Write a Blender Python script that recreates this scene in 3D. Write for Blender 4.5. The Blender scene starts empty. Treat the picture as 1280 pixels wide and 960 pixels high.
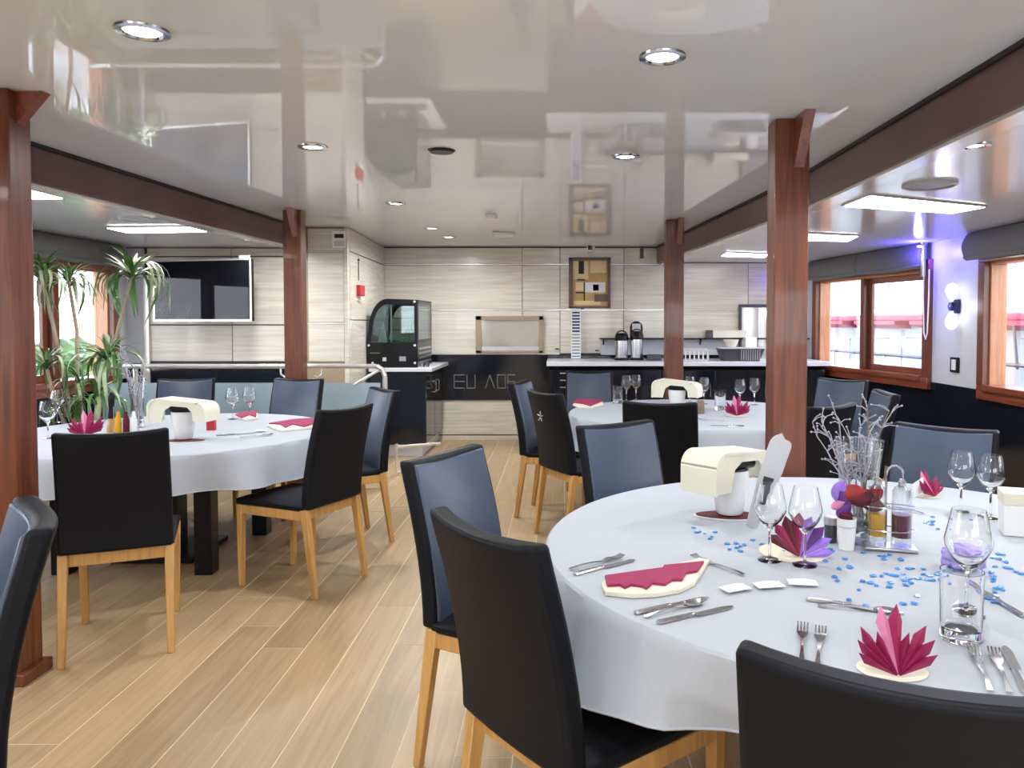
import bpy, bmesh, math, random
from mathutils import Vector, Matrix
random.seed(7)
R = math.radians
sc = bpy.context.scene
COL = sc.collection

# ------------------------------------------------------------------ camera
CAM = Vector((0, 0, 1.45)); PITCH = R(2.0); F = 960.0
PX, PY = 700.0, 402.0 + F * math.tan(PITCH)
cam = bpy.data.cameras.new('camera'); co = bpy.data.objects.new('camera', cam); COL.objects.link(co)
co.location = CAM; co.rotation_euler = (R(90) - PITCH, 0, 0)
cam.sensor_fit = 'HORIZONTAL'; cam.sensor_width = 36; cam.lens = F / 1280 * 36
cam.shift_x = (640 - PX) / 1280; cam.shift_y = (PY - 480) / 1280
cam.clip_start = 0.05; cam.clip_end = 300
sc.camera = co

# ------------------------------------------------------------------ world, exposure
w = bpy.data.worlds.new('world'); sc.world = w; w.use_nodes = True
wn = w.node_tree; bg = wn.nodes['Background']
tc = wn.nodes.new('ShaderNodeTexCoord'); sp = wn.nodes.new('ShaderNodeSeparateXYZ'); cr = wn.nodes.new('ShaderNodeValToRGB')
wn.links.new(tc.outputs['Generated'], sp.inputs[0]); wn.links.new(sp.outputs['Z'], cr.inputs[0]); wn.links.new(cr.outputs[0], bg.inputs[0])
cr.color_ramp.elements[0].color = (0.88, 0.93, 1, 1); cr.color_ramp.elements[1].color = (0.62, 0.76, 1, 1)
bg.inputs[1].default_value = 7.0
sc.view_settings.view_transform = 'Standard'; sc.view_settings.look = 'None'
sc.view_settings.exposure = 0.7; sc.view_settings.gamma = 1
sc.view_settings.use_curve_mapping = False
cy = sc.cycles
cy.max_bounces = 9; cy.diffuse_bounces = 4; cy.glossy_bounces = 4; cy.transmission_bounces = 8; cy.transparent_max_bounces = 12
cy.caustics_reflective = False; cy.caustics_refractive = False; cy.sample_clamp_indirect = 6; cy.use_denoising = True

# ------------------------------------------------------------------ pixel -> world at a real plane
def ray(px, py):
    x = (px - PX) / F; y = -(py - PY) / F
    c, s = math.cos(PITCH), math.sin(PITCH)
    return Vector((x, c + y * s, y * c - s))
def onZ(px, py, h):                       # horizontal plane at height h
    d = ray(px, py); return CAM + d * ((h - CAM.z) / d.z)
def onY(px, py, Y):                       # plane across the room at depth Y
    d = ray(px, py); return CAM + d * (Y / d.y)
def onX(px, py, X):
    d = ray(px, py); return CAM + d * (X / d.x)

# ------------------------------------------------------------------ materials
def newmat(name):
    m = bpy.data.materials.new(name); m.use_nodes = True
    return m, m.node_tree, m.node_tree.nodes['Principled BSDF']
def mat(name, col, rough=0.5, metal=0, noise=0.0, nscale=8, emit=0, coat=0, trans=0, ior=1.5, spec=0.5, bump=0.0, alpha=1):
    m, nt, b = newmat(name); c = (*col, 1)
    b.inputs['Base Color'].default_value = c; b.inputs['Roughness'].default_value = rough
    b.inputs['Metallic'].default_value = metal; b.inputs['IOR'].default_value = ior
    b.inputs['Specular IOR Level'].default_value = spec
    b.inputs['Transmission Weight'].default_value = trans; b.inputs['Coat Weight'].default_value = coat
    b.inputs['Coat Roughness'].default_value = 0.05
    if emit: b.inputs['Emission Color'].default_value = c; b.inputs['Emission Strength'].default_value = emit
    if noise or bump:
        t = nt.nodes.new('ShaderNodeTexCoord'); n = nt.nodes.new('ShaderNodeTexNoise'); n.inputs['Scale'].default_value = nscale; n.inputs['Detail'].default_value = 4
        nt.links.new(t.outputs['Object'], n.inputs['Vector'])
        if noise:
            r = nt.nodes.new('ShaderNodeValToRGB')
            r.color_ramp.elements[0].position = 0.3; r.color_ramp.elements[1].position = 0.7
            r.color_ramp.elements[0].color = (*[v * (1 - noise) for v in col], 1); r.color_ramp.elements[1].color = (*[min(1, v * (1 + noise)) for v in col], 1)
            nt.links.new(n.outputs[0], r.inputs[0]); nt.links.new(r.outputs[0], b.inputs['Base Color'])
        if bump:
            bp = nt.nodes.new('ShaderNodeBump'); bp.inputs['Strength'].default_value = bump; bp.inputs['Distance'].default_value = 0.01
            nt.links.new(n.outputs[0], bp.inputs['Height']); nt.links.new(bp.outputs[0], b.inputs['Normal'])
    return m
def grain(name, c1, c2, rough=0.4, stretch=(20, 1, 20), scale=3, coat=0, dist=1.5, per=0.0, bump=0.05, pos=(0.3, 0.7)):
    """streaky grain stretched along one object axis, tone varied per object"""
    m, nt, b = newmat(name); N = nt.nodes; L = nt.links
    t = N.new('ShaderNodeTexCoord'); mp = N.new('ShaderNodeMapping'); mp.inputs['Scale'].default_value = stretch
    oi = N.new('ShaderNodeObjectInfo'); cmb = N.new('ShaderNodeCombineXYZ'); mu = N.new('ShaderNodeMath'); mu.operation = 'MULTIPLY'; mu.inputs[1].default_value = 37
    L.new(oi.outputs['Random'], mu.inputs[0])
    for i in range(3): L.new(mu.outputs[0], cmb.inputs[i])
    L.new(cmb.outputs[0], mp.inputs['Location'])
    n = N.new('ShaderNodeTexNoise'); n.inputs['Scale'].default_value = scale; n.inputs['Detail'].default_value = 6; n.inputs['Distortion'].default_value = dist
    r = N.new('ShaderNodeValToRGB'); r.color_ramp.elements[0].position = pos[0]; r.color_ramp.elements[1].position = pos[1]
    r.color_ramp.elements[0].color = (*c1, 1); r.color_ramp.elements[1].color = (*c2, 1)
    L.new(t.outputs['Object'], mp.inputs[0]); L.new(mp.outputs[0], n.inputs['Vector']); L.new(n.outputs[0], r.inputs[0])
    out = r.outputs[0]
    if per:
        hs = N.new('ShaderNodeHueSaturation'); mr = N.new('ShaderNodeMapRange'); mr.inputs[3].default_value = 1 - per; mr.inputs[4].default_value = 1 + per
        L.new(oi.outputs['Random'], mr.inputs[0]); L.new(mr.outputs[0], hs.inputs['Value']); L.new(out, hs.inputs['Color']); out = hs.outputs[0]
    L.new(out, b.inputs['Base Color'])
    bp = N.new('ShaderNodeBump'); bp.inputs['Strength'].default_value = bump; bp.inputs['Distance'].default_value = 0.005
    L.new(n.outputs[0], bp.inputs['Height']); L.new(bp.outputs[0], b.inputs['Normal'])
    b.inputs['Roughness'].default_value = rough; b.inputs['Coat Weight'].default_value = coat; b.inputs['Coat Roughness'].default_value = 0.06
    return m
def thin_glass(name, tint=(1, 1, 1), refl=0.12, rough=0.0):
    m = bpy.data.materials.new(name); m.use_nodes = True; nt = m.node_tree; nt.nodes.clear(); N = nt.nodes; L = nt.links
    o = N.new('ShaderNodeOutputMaterial'); tr = N.new('ShaderNodeBsdfTransparent'); g = N.new('ShaderNodeBsdfGlossy'); mx = N.new('ShaderNodeMixShader')
    lw = N.new('ShaderNodeLayerWeight'); lw.inputs[0].default_value = 0.35; mr = N.new('ShaderNodeMapRange'); mr.inputs[3].default_value = refl * 0.4; mr.inputs[4].default_value = min(1, refl * 6)
    tr.inputs[0].default_value = (*tint, 1); g.inputs['Roughness'].default_value = rough
    L.new(lw.outputs['Facing'], mr.inputs[0]); L.new(mr.outputs[0], mx.inputs[0]); L.new(tr.outputs[0], mx.inputs[1]); L.new(g.outputs[0], mx.inputs[2]); L.new(mx.outputs[0], o.inputs[0])
    return m

M = {}
M['oak'] = grain('floor_oak', (0.38, 0.26, 0.135), (0.49, 0.345, 0.19), 0.38, (16, 0.9, 4), 1.6, 0, 1.2, 0.14, 0.04)
M['floor_base'] = mat('floor_seam', (0.80, 0.66, 0.46), 0.6, noise=0.1)
M['mahogany'] = grain('mahogany', (0.085, 0.022, 0.009), (0.20, 0.056, 0.021), 0.36, (14, 14, 0.8), 2.5, 0.2, 1.0, 0.05, 0.02)
M['mahogany_h'] = grain('mahogany_frame', (0.15, 0.034, 0.016), (0.30, 0.08, 0.038), 0.3, (14, 0.8, 14), 2.5, 0.6, 1.0, 0.05, 0.02)
M['cherry'] = grain('cherry_jamb', (0.42, 0.15, 0.06), (0.66, 0.29, 0.13), 0.4, (14, 14, 0.8), 2.5, 0.4, 1.0, 0.05, 0.02)
M['beam'] = mat('beam_brown', (0.13, 0.066, 0.055), 0.35, noise=0.08, nscale=3)
M['beam_dark'] = mat('beam_black_edge', (0.012, 0.006, 0.005), 0.5)
M['ceil'] = mat('ceiling_gloss', (0.87, 0.90, 0.94), 0.03, noise=0.02, nscale=1.5, ior=1.6)
M['ceil_side'] = mat('ceiling_side_satin', (0.80, 0.80, 0.80), 0.13, noise=0.02, nscale=1.5)
M['panel'] = grain('panel_bleached_wood', (0.60, 0.545, 0.455), (0.78, 0.72, 0.62), 0.22, (0.8, 1, 16), 2.2, 0.25, 0.6, 0.035, 0.02)
M['panel_y'] = grain('panel_bleached_wood_side', (0.60, 0.545, 0.455), (0.78, 0.72, 0.62), 0.22, (1, 0.8, 16), 2.2, 0.25, 0.6, 0.03, 0.02)
M['strip'] = mat('pale_strip', (0.85, 0.82, 0.76), 0.15, metal=0.3, noise=0.02)
M['gapdark'] = mat('panel_joint', (0.06, 0.045, 0.035), 0.6)
M['wains'] = mat('black_gloss', (0.008, 0.010, 0.016), 0.10, noise=0.1, ior=1.5)
M['wall'] = mat('painted_wall', (0.60, 0.62, 0.67), 0.4, noise=0.02)
M['leather'] = mat('black_leather', (0.005, 0.006, 0.009), 0.48, noise=0.15, nscale=30, bump=0.04, spec=0.17)
M['slate'] = mat('leather_ceiling_sheen', (0.048, 0.070, 0.115), 0.34, noise=0.10, nscale=6, bump=0.03)  # chair-back fronts: ceiling reflection painted into the leather as slate blue
M['beech'] = grain('beech', (0.50, 0.26, 0.075), (0.66, 0.38, 0.13), 0.38, (18, 18, 1), 2.5, 0.1, 0.8, 0.05, 0.02)
M['cloth'] = mat('white_tablecloth', (0.47, 0.50, 0.555), 0.75, noise=0.015, nscale=60, bump=0.02)
M['white'] = mat('white_ceramic', (0.83, 0.83, 0.82), 0.25, noise=0.01)
M['paper'] = mat('white_paper', (0.85, 0.85, 0.84), 0.7, noise=0.01)
M['cream'] = mat('cream_cover', (0.78, 0.75, 0.60), 0.55, noise=0.03, nscale=5)
M['creamnap'] = mat('cream_napkin', (0.80, 0.74, 0.60), 0.8, noise=0.04, nscale=30)
M['burg'] = mat('burgundy_napkin', (0.32, 0.012, 0.085), 0.7, noise=0.10, nscale=40)
M['dburg'] = mat('dark_burgundy_napkin', (0.12, 0.012, 0.025), 0.7, noise=0.1, nscale=40)
M['pink'] = mat('pink_napkin', (0.72, 0.25, 0.42), 0.7, noise=0.08, nscale=40)
M['purple'] = mat('purple_petal', (0.33, 0.18, 0.68), 0.6, noise=0.15, nscale=20)
M['dpurple'] = mat('dark_purple_petal', (0.13, 0.03, 0.22), 0.6, noise=0.15, nscale=20)
M['red'] = mat('red_leaf', (0.36, 0.02, 0.02), 0.5, noise=0.15, nscale=20)
M['steel'] = mat('steel', (0.62, 0.63, 0.65), 0.16, metal=1, noise=0.05, nscale=5)
M['brushed'] = mat('brushed_steel', (0.55, 0.55, 0.56), 0.33, metal=1, noise=0.05)
M['alu'] = mat('pale_metal_rail', (0.78, 0.76, 0.73), 0.22, metal=0.6, noise=0.02)
M['counter'] = mat('white_worktop', (0.72, 0.74, 0.80), 0.2, noise=0.03, nscale=12)
M['black'] = mat('black_plastic', (0.007, 0.007, 0.009), 0.28, noise=0.1, spec=0.25)
M['dgrey'] = mat('dark_grey', (0.05, 0.052, 0.06), 0.4, noise=0.1)
M['grey'] = mat('grey_plastic', (0.30, 0.30, 0.31), 0.4, noise=0.05)
M['lgrey'] = mat('light_grey', (0.55, 0.56, 0.58), 0.4, noise=0.03)
M['screen'] = mat('screen', (0.006, 0.007, 0.01), 0.03, noise=0.1, ior=1.3)
M['blind'] = mat('grey_blind_fabric', (0.16, 0.16, 0.158), 0.85, noise=0.06, nscale=60, bump=0.05)
M['glass'] = mat('clear_glass', (1, 1, 1), 0.0, trans=1, ior=1.45)
M['pane'] = thin_glass('window_pane')
M['railglass'] = mat('frosted_blue_glass', (0.36, 0.47, 0.54), 0.12, noise=0.02)
M['caseglass'] = thin_glass('case_glass', (0.62, 0.75, 0.75), 0.10)
M['thin'] = thin_glass('thin_clear_glass', (.93, .95, .96), .14)
M['lav'] = mat('lavender_tulle', (0.42, 0.34, 0.75), 0.8, noise=0.3, nscale=30)
M['led'] = mat('led_diffuser', (1, 0.99, 0.96), 0.5, emit=11)
M['lamp'] = mat('lamp_lens', (1, 0.97, 0.9), 0.5, emit=9)
M['shade'] = mat('lamp_shade_glass', (0.97, 0.96, 1), 0.4, emit=0.9)
M['blue'] = mat('blue_led', (0.12, 0.10, 1), 0.5, emit=8)
M['navy'] = mat('navy_mount', (0.01, 0.02, 0.08), 0.3, noise=0.1)
M['redbox'] = mat('red_box', (0.42, 0.012, 0.012), 0.35, noise=0.05)
M['gold'] = mat('golden_view', (0.55, 0.34, 0.10), 0.3, noise=0.15, nscale=6)
M['gold2'] = mat('pale_gold', (0.80, 0.62, 0.30), 0.3, noise=0.08, nscale=6)
M['tan'] = mat('tan_frame', (0.36, 0.27, 0.18), 0.3, noise=0.06)
M['mirror'] = mat('hatch_glass', (0.50, 0.49, 0.46), 0.08, metal=0.5, noise=0.05, nscale=2)
M['leaf'] = grain('leaf_green', (0.030, 0.10, 0.022), (0.10, 0.24, 0.05), 0.4, (3, 3, 3), 2, 0.2, 0.5, 0.3, 0.0)
M['leafp'] = grain('leaf_pale', (0.25, 0.36, 0.16), (0.56, 0.62, 0.42), 0.4, (3, 3, 3), 2, 0.2, 0.5, 0.2, 0.0)
M['bark'] = mat('cane_bark', (0.42, 0.33, 0.24), 0.8, noise=0.2, nscale=25, bump=0.3)
M['pot'] = mat('white_pot', (0.70, 0.70, 0.69), 0.35, noise=0.02)
M['soil'] = mat('soil', (0.03, 0.02, 0.015), 0.9, noise=0.3, nscale=40)
M['twig'] = mat('silver_twig', (0.42, 0.40, 0.47), 0.5, noise=0.15, nscale=30)
M['browntwig'] = mat('brown_stem', (0.25, 0.17, 0.11), 0.6, noise=0.15, nscale=30)
M['stone'] = mat('grey_stone', (0.20, 0.23, 0.26), 0.5, noise=0.4, nscale=20)
M['palestone'] = mat('pale_stone', (0.62, 0.60, 0.42), 0.5, noise=0.1, nscale=20)
M['wine'] = mat('dark_red_vinegar', (0.11, 0.006, 0.016), 0.3, noise=0.05, spec=.2)
M['oil'] = mat('amber_oil', (0.70, 0.36, 0.02), 0.3, noise=0.05, spec=.2)
M['confetti'] = mat('blue_confetti', (0.04, 0.30, 0.85), 0.25, noise=0.3, nscale=60, coat=0.5)
M['boatwhite'] = mat('boat_white', (0.36, 0.37, 0.40), 0.35, noise=0.03, nscale=1)
M['boatred'] = mat('boat_red', (0.60, 0.02, 0.07), 0.45, noise=0.15, nscale=3)
M['boatdark'] = mat('boat_window', (0.03, 0.035, 0.05), 0.1, noise=0.1)
M['water'] = mat('harbour_water', (0.10, 0.14, 0.16), 0.08, noise=0.2, nscale=1, bump=0.4)
M['ink'] = mat('dark_print', (0.02, 0.02, 0.03), 0.6)
M['letter'] = mat('pale_letter', (0.30, 0.29, 0.29), 0.3, metal=0.3)

# ------------------------------------------------------------------ mesh helpers
class MB:
    def __init__(s): s.bm = bmesh.new()
    def box(s, x0, x1, y0, y1, z0, z1, m=None):
        v = [s.bm.verts.new(p) for p in ((x0,y0,z0),(x1,y0,z0),(x1,y1,z0),(x0,y1,z0),(x0,y0,z1),(x1,y0,z1),(x1,y1,z1),(x0,y1,z1))]
        if m: 
            for q in v: q.co = m @ q.co
        for f in ((3,2,1,0),(4,5,6,7),(0,1,5,4),(1,2,6,5),(2,3,7,6),(3,0,4,7)): s.bm.faces.new([v[i] for i in f])
        return s
    def cbox(s, c, d, m=None):
        return s.box(c[0]-d[0]/2, c[0]+d[0]/2, c[1]-d[1]/2, c[1]+d[1]/2, c[2]-d[2]/2, c[2]+d[2]/2, m)
    def hexa(s, lo, hi):                     # two quads (4 points each), bottom and top
        v = [s.bm.verts.new(p) for p in list(lo) + list(hi)]
        for f in ((3,2,1,0),(4,5,6,7),(0,1,5,4),(1,2,6,5),(2,3,7,6),(3,0,4,7)): s.bm.faces.new([v[i] for i in f])
        return s
    def prism(s, pts, vec):                  # extrude planar polygon by vec
        vec = Vector(vec); a = [s.bm.verts.new(p) for p in pts]; b = [s.bm.verts.new(Vector(p) + vec) for p in pts]; n = len(pts)
        s.bm.faces.new(a[::-1]); s.bm.faces.new(b)
        for i in range(n): s.bm.faces.new((a[i], a[(i+1)%n], b[(i+1)%n], b[i]))
        return s
    def lathe(s, prof, n=24, c=(0,0,0), ax=None):
        c = Vector(c); rings = []
        for r, z in prof:
            if r < 1e-5: rings.append([s.bm.verts.new(c + Vector((0,0,z)))])
            else: rings.append([s.bm.verts.new(c + Vector((r*math.cos(2*math.pi*i/n), r*math.sin(2*math.pi*i/n), z))) for i in range(n)])
        for A, B in zip(rings, rings[1:]):
            for i in range(n):
                j = (i+1) % n
                if len(A) == 1 and len(B) == 1: continue
                if len(A) == 1: s.bm.faces.new((A[0], B[j], B[i]))
                elif len(B) == 1: s.bm.faces.new((A[i], A[j], B[0]))
                else: s.bm.faces.new((A[i], A[j], B[j], B[i]))
        return s
    def tube(s, pts, r, n=8):
        pts = [Vector(p) for p in pts]; rr = r if isinstance(r, (list, tuple)) else [r]*len(pts); rings = []; up = None
        for i, p in enumerate(pts):
            d = (pts[min(i+1, len(pts)-1)] - pts[max(i-1, 0)]).normalized()
            if up is None: up = Vector((0,0,1)) if abs(d.z) < 0.9 else Vector((1,0,0))
            a = d.cross(up).normalized(); up = a.cross(d).normalized()
            rings.append([s.bm.verts.new(p + (a*math.cos(2*math.pi*k/n) + up*math.sin(2*math.pi*k/n))*rr[i]) for k in range(n)])
        for A, B in zip(rings, rings[1:]):
            for k in range(n): s.bm.faces.new((A[k], A[(k+1)%n], B[(k+1)%n], B[k]))
        s.bm.faces.new(rings[0][::-1]); s.bm.faces.new(rings[-1])
        return s
    def grid(s, fn, nu, nv):                 # open sheet
        V = [[s.bm.verts.new(fn(i/nu, j/nv)) for j in range(nv+1)] for i in range(nu+1)]
        for i in range(nu):
            for j in range(nv): s.bm.faces.new((V[i][j], V[i+1][j], V[i+1][j+1], V[i][j+1]))
        return V
    def slab(s, fa, fb, nu, nv):             # closed sheet of thickness: fa one face, fb other
        A = [[s.bm.verts.new(fa(i/nu, j/nv)) for j in range(nv+1)] for i in range(nu+1)]
        B = [[s.bm.verts.new(fb(i/nu, j/nv)) for j in range(nv+1)] for i in range(nu+1)]
        for i in range(nu):
            for j in range(nv):
                s.bm.faces.new((A[i][j], A[i+1][j], A[i+1][j+1], A[i][j+1])); s.bm.faces.new((B[i][j], B[i][j+1], B[i+1][j+1], B[i+1][j]))
        for i in range(nu):
            s.bm.faces.new((A[i][0], B[i][0], B[i+1][0], A[i+1][0])); s.bm.faces.new((A[i][nv], A[i+1][nv], B[i+1][nv], B[i][nv]))
        for j in range(nv):
            s.bm.faces.new((A[0][j], A[0][j+1], B[0][j+1], B[0][j])); s.bm.faces.new((A[nu][j], B[nu][j], B[nu][j+1], A[nu][j+1]))
        return s
    def build(s, name, m, parent=None, smooth=True, bevel=0, seg=2, solid=0, sub=0, mats=None):
        bmesh.ops.recalc_face_normals(s.bm, faces=s.bm.faces)
        me = bpy.data.meshes.new(name); s.bm.to_mesh(me); s.bm.free()
        me.materials.append(M[m] if isinstance(m, str) else m)
        if smooth:
            me.shade_smooth(); me.set_sharp_from_angle(angle=R(35))
        o = bpy.data.objects.new(name, me); COL.objects.link(o)
        if parent: o.parent = parent
        if solid:
            q = o.modifiers.new('t', 'SOLIDIFY'); q.thickness = solid; q.offset = 0
        if bevel:
            q = o.modifiers.new('b', 'BEVEL'); q.width = bevel; q.segments = seg; q.limit_method = 'ANGLE'; q.angle_limit = R(30); q.harden_normals = False
        if sub:
            q = o.modifiers.new('s', 'SUBSURF'); q.levels = sub; q.render_levels = sub
        return o
def tag(o, label=None, cat=None, group=None, kind=None):
    if label: o['label'] = label
    if cat: o['category'] = cat
    if group: o['group'] = group
    if kind: o['kind'] = kind
    return o
def empty(name, loc, rz=0, label=None, cat=None, group=None):
    o = bpy.data.objects.new(name, None); o.empty_display_size = 0.05; COL.objects.link(o)
    o.location = loc; o.rotation_euler = (0, 0, rz)
    return tag(o, label, cat, group)
def kids(o): return KIDS.get(o.name, None) or [c for c in o.children]
KIDS = {}
def dup(o, loc=None, rz=None, label=None, group=None, scale=None):
    def cp(a, p):
        c = a.copy(); COL.objects.link(c)
        if p: c.parent = p
        for k in list(a.children): cp(k, c)
        return c
    c = cp(o, None)
    if loc is not None: c.location = loc
    if rz is not None: c.rotation_euler = (o.rotation_euler[0], o.rotation_euler[1], rz)
    if label: c['label'] = label
    if group: c['group'] = group
    if scale: c.scale = (scale,)*3
    return c
def struct(o): o['kind'] = 'structure'; return o

CEIL, SIDE, BACK = 2.36, 2.17, 9.4
LW = 7.5                                          # depth of the left (television) wall

# ------------------------------------------------------------------ floor
XL, XR = -4.25, 3.42
fl = struct(MB().box(XL-.1, XR+.1, -3.1, BACK+.15, -0.12, -0.0012).build('floor', 'floor_base'))
pw = 0.195; pid = 0
planks = {}
nx = int((XR - XL) / pw) + 1
for i in range(nx):
    x0 = XL + i * pw; y = -0.4 - random.random() * 1.6 if False else 0.9 - random.random() * 1.7
    while y < BACK:
        L = random.choice((1.8, 2.2, 2.6)); y1 = min(y + L, BACK)
        if y1 - y > 0.05:
            key = round(y1 - y, 2)
            if key not in planks:
                l = y1 - y
                o = MB().box(0, pw - .005, 0, l - .005, -0.006, 0).build('plank', 'oak', fl)
                planks[key] = o
            else:
                o = planks[key].copy(); COL.objects.link(o); o.parent = fl
            o.location = (x0, y, 0)
        y = y1

# ------------------------------------------------------------------ ceilings and beams
RB = [(1.52, -3), (1.52, 4.7), (1.28, 7.9), (1.2, BACK)]        # right beam line
LB = [(-2.72, -3), (-2.70, 3.9), (-2.53, 7.0), (-2.50, LW)]
def plan(pts, z0, z1): return MB().prism([(x, y, z0) for x, y in pts], (0, 0, z1 - z0))
struct(plan(LB + [(-2.5, BACK+.1), (1.2, BACK+.1)] + RB[::-1], CEIL, CEIL + 0.06).build('ceiling', 'ceil', smooth=False))
struct(plan(RB + [(XR+.2, BACK), (XR+.2, -3)], SIDE, SIDE + 0.25).build('ceiling_right', 'ceil_side', smooth=False))
struct(plan([(XL-.2, -3), (XL-.2, LW+.05)] + LB[::-1], SIDE, SIDE + 0.25).build('ceiling_left', 'ceil_side', smooth=False))
def beam(line, sgn, name):
    m = MB(); d = MB(); e = MB()
    for (x0, y0), (x1, y1) in zip(line, line[1:]):
        m.hexa([(x0-.02*sgn, y0, SIDE-.012), (x0+.08*sgn, y0, SIDE-.012), (x1+.08*sgn, y1, SIDE-.012), (x1-.02*sgn, y1, SIDE-.012)],
               [(x0-.02*sgn, y0, CEIL-.016), (x0+.08*sgn, y0, CEIL-.016), (x1+.08*sgn, y1, CEIL-.016), (x1-.02*sgn, y1, CEIL-.016)])
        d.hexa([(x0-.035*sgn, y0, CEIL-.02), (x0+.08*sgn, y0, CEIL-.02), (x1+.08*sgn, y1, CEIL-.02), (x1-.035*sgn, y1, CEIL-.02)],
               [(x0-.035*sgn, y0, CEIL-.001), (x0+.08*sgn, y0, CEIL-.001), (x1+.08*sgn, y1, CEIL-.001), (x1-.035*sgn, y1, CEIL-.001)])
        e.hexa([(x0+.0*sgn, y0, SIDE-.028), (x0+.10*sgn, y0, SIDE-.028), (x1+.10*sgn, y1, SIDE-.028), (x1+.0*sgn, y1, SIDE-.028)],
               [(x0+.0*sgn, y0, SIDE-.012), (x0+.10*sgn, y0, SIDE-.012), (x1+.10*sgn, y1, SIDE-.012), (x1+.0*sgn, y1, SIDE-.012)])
    t = struct(m.build(name, 'beam', smooth=False)); d.build('black_edge', 'beam_dark', t, smooth=False); e.build('edge_strip', 'strip', t, smooth=False)  # near-black strip runs along the top edge of each beam
beam(RB, 1, 'trim_1'); beam(LB, -1, 'trim_2')

# ------------------------------------------------------------------ back wall (z bands) with panels as parts
def panelled(wall, axis, a0, a1, pos, bands, cuts, matname, out, thick=0.012):
    """bands: (z0,z1,material or None); cuts: positions of vertical joints"""
    for z0, z1, mm in bands:
        cs = [a0] + [c for c in cuts if a0 < c < a1] + [a1]
        for u0, u1 in zip(cs, cs[1:]):
            m = MB(); g = 0.003
            if axis == 'x': m.box(u0+g, u1-g, pos - (thick if out < 0 else 0), pos + (thick if out > 0 else 0), z0+g, z1-g)
            else: m.box(pos - (thick if out < 0 else 0), pos + (thick if out > 0 else 0), u0+g, u1-g, z0+g, z1-g)
            m.build('wall_panel', mm or matname, wall, bevel=0.002, seg=1)
wb = struct(MB().box(-2.2, 3.14, BACK+.012, BACK+.15, 0, CEIL).build('wall_back', 'gapdark'))
panelled(wb, 'x', -2.2, 1.32, BACK+.012, [(2.155, CEIL, None), (1.60, 2.14, None), (1.06, 1.585, None), (0.06, 0.49, None)], [-0.46, 0.0, 0.78], 'panel', -1)
panelled(wb, 'x', 1.32, 3.02, BACK+.012, [(1.60, 2.165, None), (0.97, 1.585, None)], [2.3], 'panel', -1)
for z, x1 in ((2.1475, 1.32), (1.5925, 3.02), (1.055, 0.0)):
    MB().box(-2.2, x1, BACK-.008, BACK+.012, z-.007, z+.007).build('joint_strip', 'strip', wb)
MB().box(-2.2, 3.02, BACK-.01, BACK+.012, 0.0, 0.05).build('skirting', 'panel', wb)
MB().box(-2.2, 1.2, BACK-.014, BACK+.01, CEIL-.014, CEIL-.001).build('dark_strip', 'gapdark', wb)  # dark strip where the wall meets the ceiling
wd = MB().box(-1.6, 3.02, BACK-.018, BACK+.012, 0.49, 1.045).build('black_dado', 'wains', wb)
# stroke letters on the dado
def strokes(name, segs, x, z, wdt, h):
    m = MB()
    for (u0, v0), (u1, v1) in segs:
        m.tube([(x+u0*wdt, BACK-.022, z+v0*h), (x+u1*wdt, BACK-.022, z+v1*h)], 0.006, 4)
    return m.build(name, 'letter', wb)
LE = [((0,0),(1,0)),((0,.5),(1,.5)),((0,1),(1,1)),((0,0),(0,1))]
LU = [((0,1),(0,0)),((0,0),(1,0)),((1,0),(1,1))]
LA = [((0,0),(.5,1)),((.5,1),(1,0))]
LO = [((0,0),(1,0)),((0,1),(1,1)),((0,0),(0,1)),((1,0),(1,1))]
for s, x0, x1 in ((LE,568,581),(LU,584,594),(LA,607,618),(LO,622,632),(LE,635,644)):
    a = onY(x0, 485, BACK); b = onY(x1, 468.5, BACK); strokes('letter', s, a.x, a.z, b.x-a.x, b.z-a.z)

# left (television) wall, box and return wall
wl = struct(MB().box(XL-.1, -2.06, LW+.012, LW+.15, 0, CEIL).build('wall_front_left', 'gapdark'))
panelled(wl, 'x', -4.02, -2.46, LW+.012, [(2.085, SIDE-.005, None), (1.42, 2.08, None), (1.06, 1.415, None)], [-3.2], 'panel', -1)
panelled(wl, 'x', -2.44, -2.09, LW-.04, [(2.135, CEIL-.01, None), (1.44, 2.12, None), (1.06, 1.425, None)], [], 'panel', -1)
for z in (2.127, 1.432): MB().box(-2.44, -2.09, LW-.055, LW-.04, z-.006, z+.006).build('joint_strip', 'strip', wl)
MB().box(-2.46, -2.055, LW-.04, LW+.012, 0, CEIL-.002).build('box_core', 'tan', wl)
MB().box(-2.09, -2.052, LW-.056, LW+.02, 0, CEIL-.002).build('corner_post', 'panel', wl, bevel=.004)
MB().box(XL+.01, -2.46, LW-.012, LW+.012, 0.0, 1.045).build('black_dado', 'wains', wl)
MB().box(-4.22, -4.05, LW-.01, LW+.012, .9, SIDE-.01).build('wall_panel', 'wall', wl)
MB().box(-4.05, -4.0, LW-.03, LW, 0.0, 1.9).build('corner_strip', 'strip', wl)
wr2 = struct(MB().hexa([(-2.3, LW, 0), (-2.06, LW, 0), (-2.15, BACK, 0), (-2.3, BACK, 0)], [(-2.3, LW, CEIL), (-2.06, LW, CEIL), (-2.15, BACK, CEIL), (-2.3, BACK, CEIL)]).build('wall_return', 'gapdark'))
def retpanel(y0, y1, z0, z1, mm='panel_y'):
    def X(y): return -2.06 - .09*(y-LW)/(BACK-LW)
    a, b = X(y0), X(y1)
    MB().hexa([(a-.005,y0,z0),(a+.012,y0,z0),(b+.012,y1,z0),(b-.005,y1,z0)], [(a-.005,y0,z1),(a+.012,y0,z1),(b+.012,y1,z1),(b-.005,y1,z1)]).build('wall_panel', mm, wr2, bevel=.002, seg=1)
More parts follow.
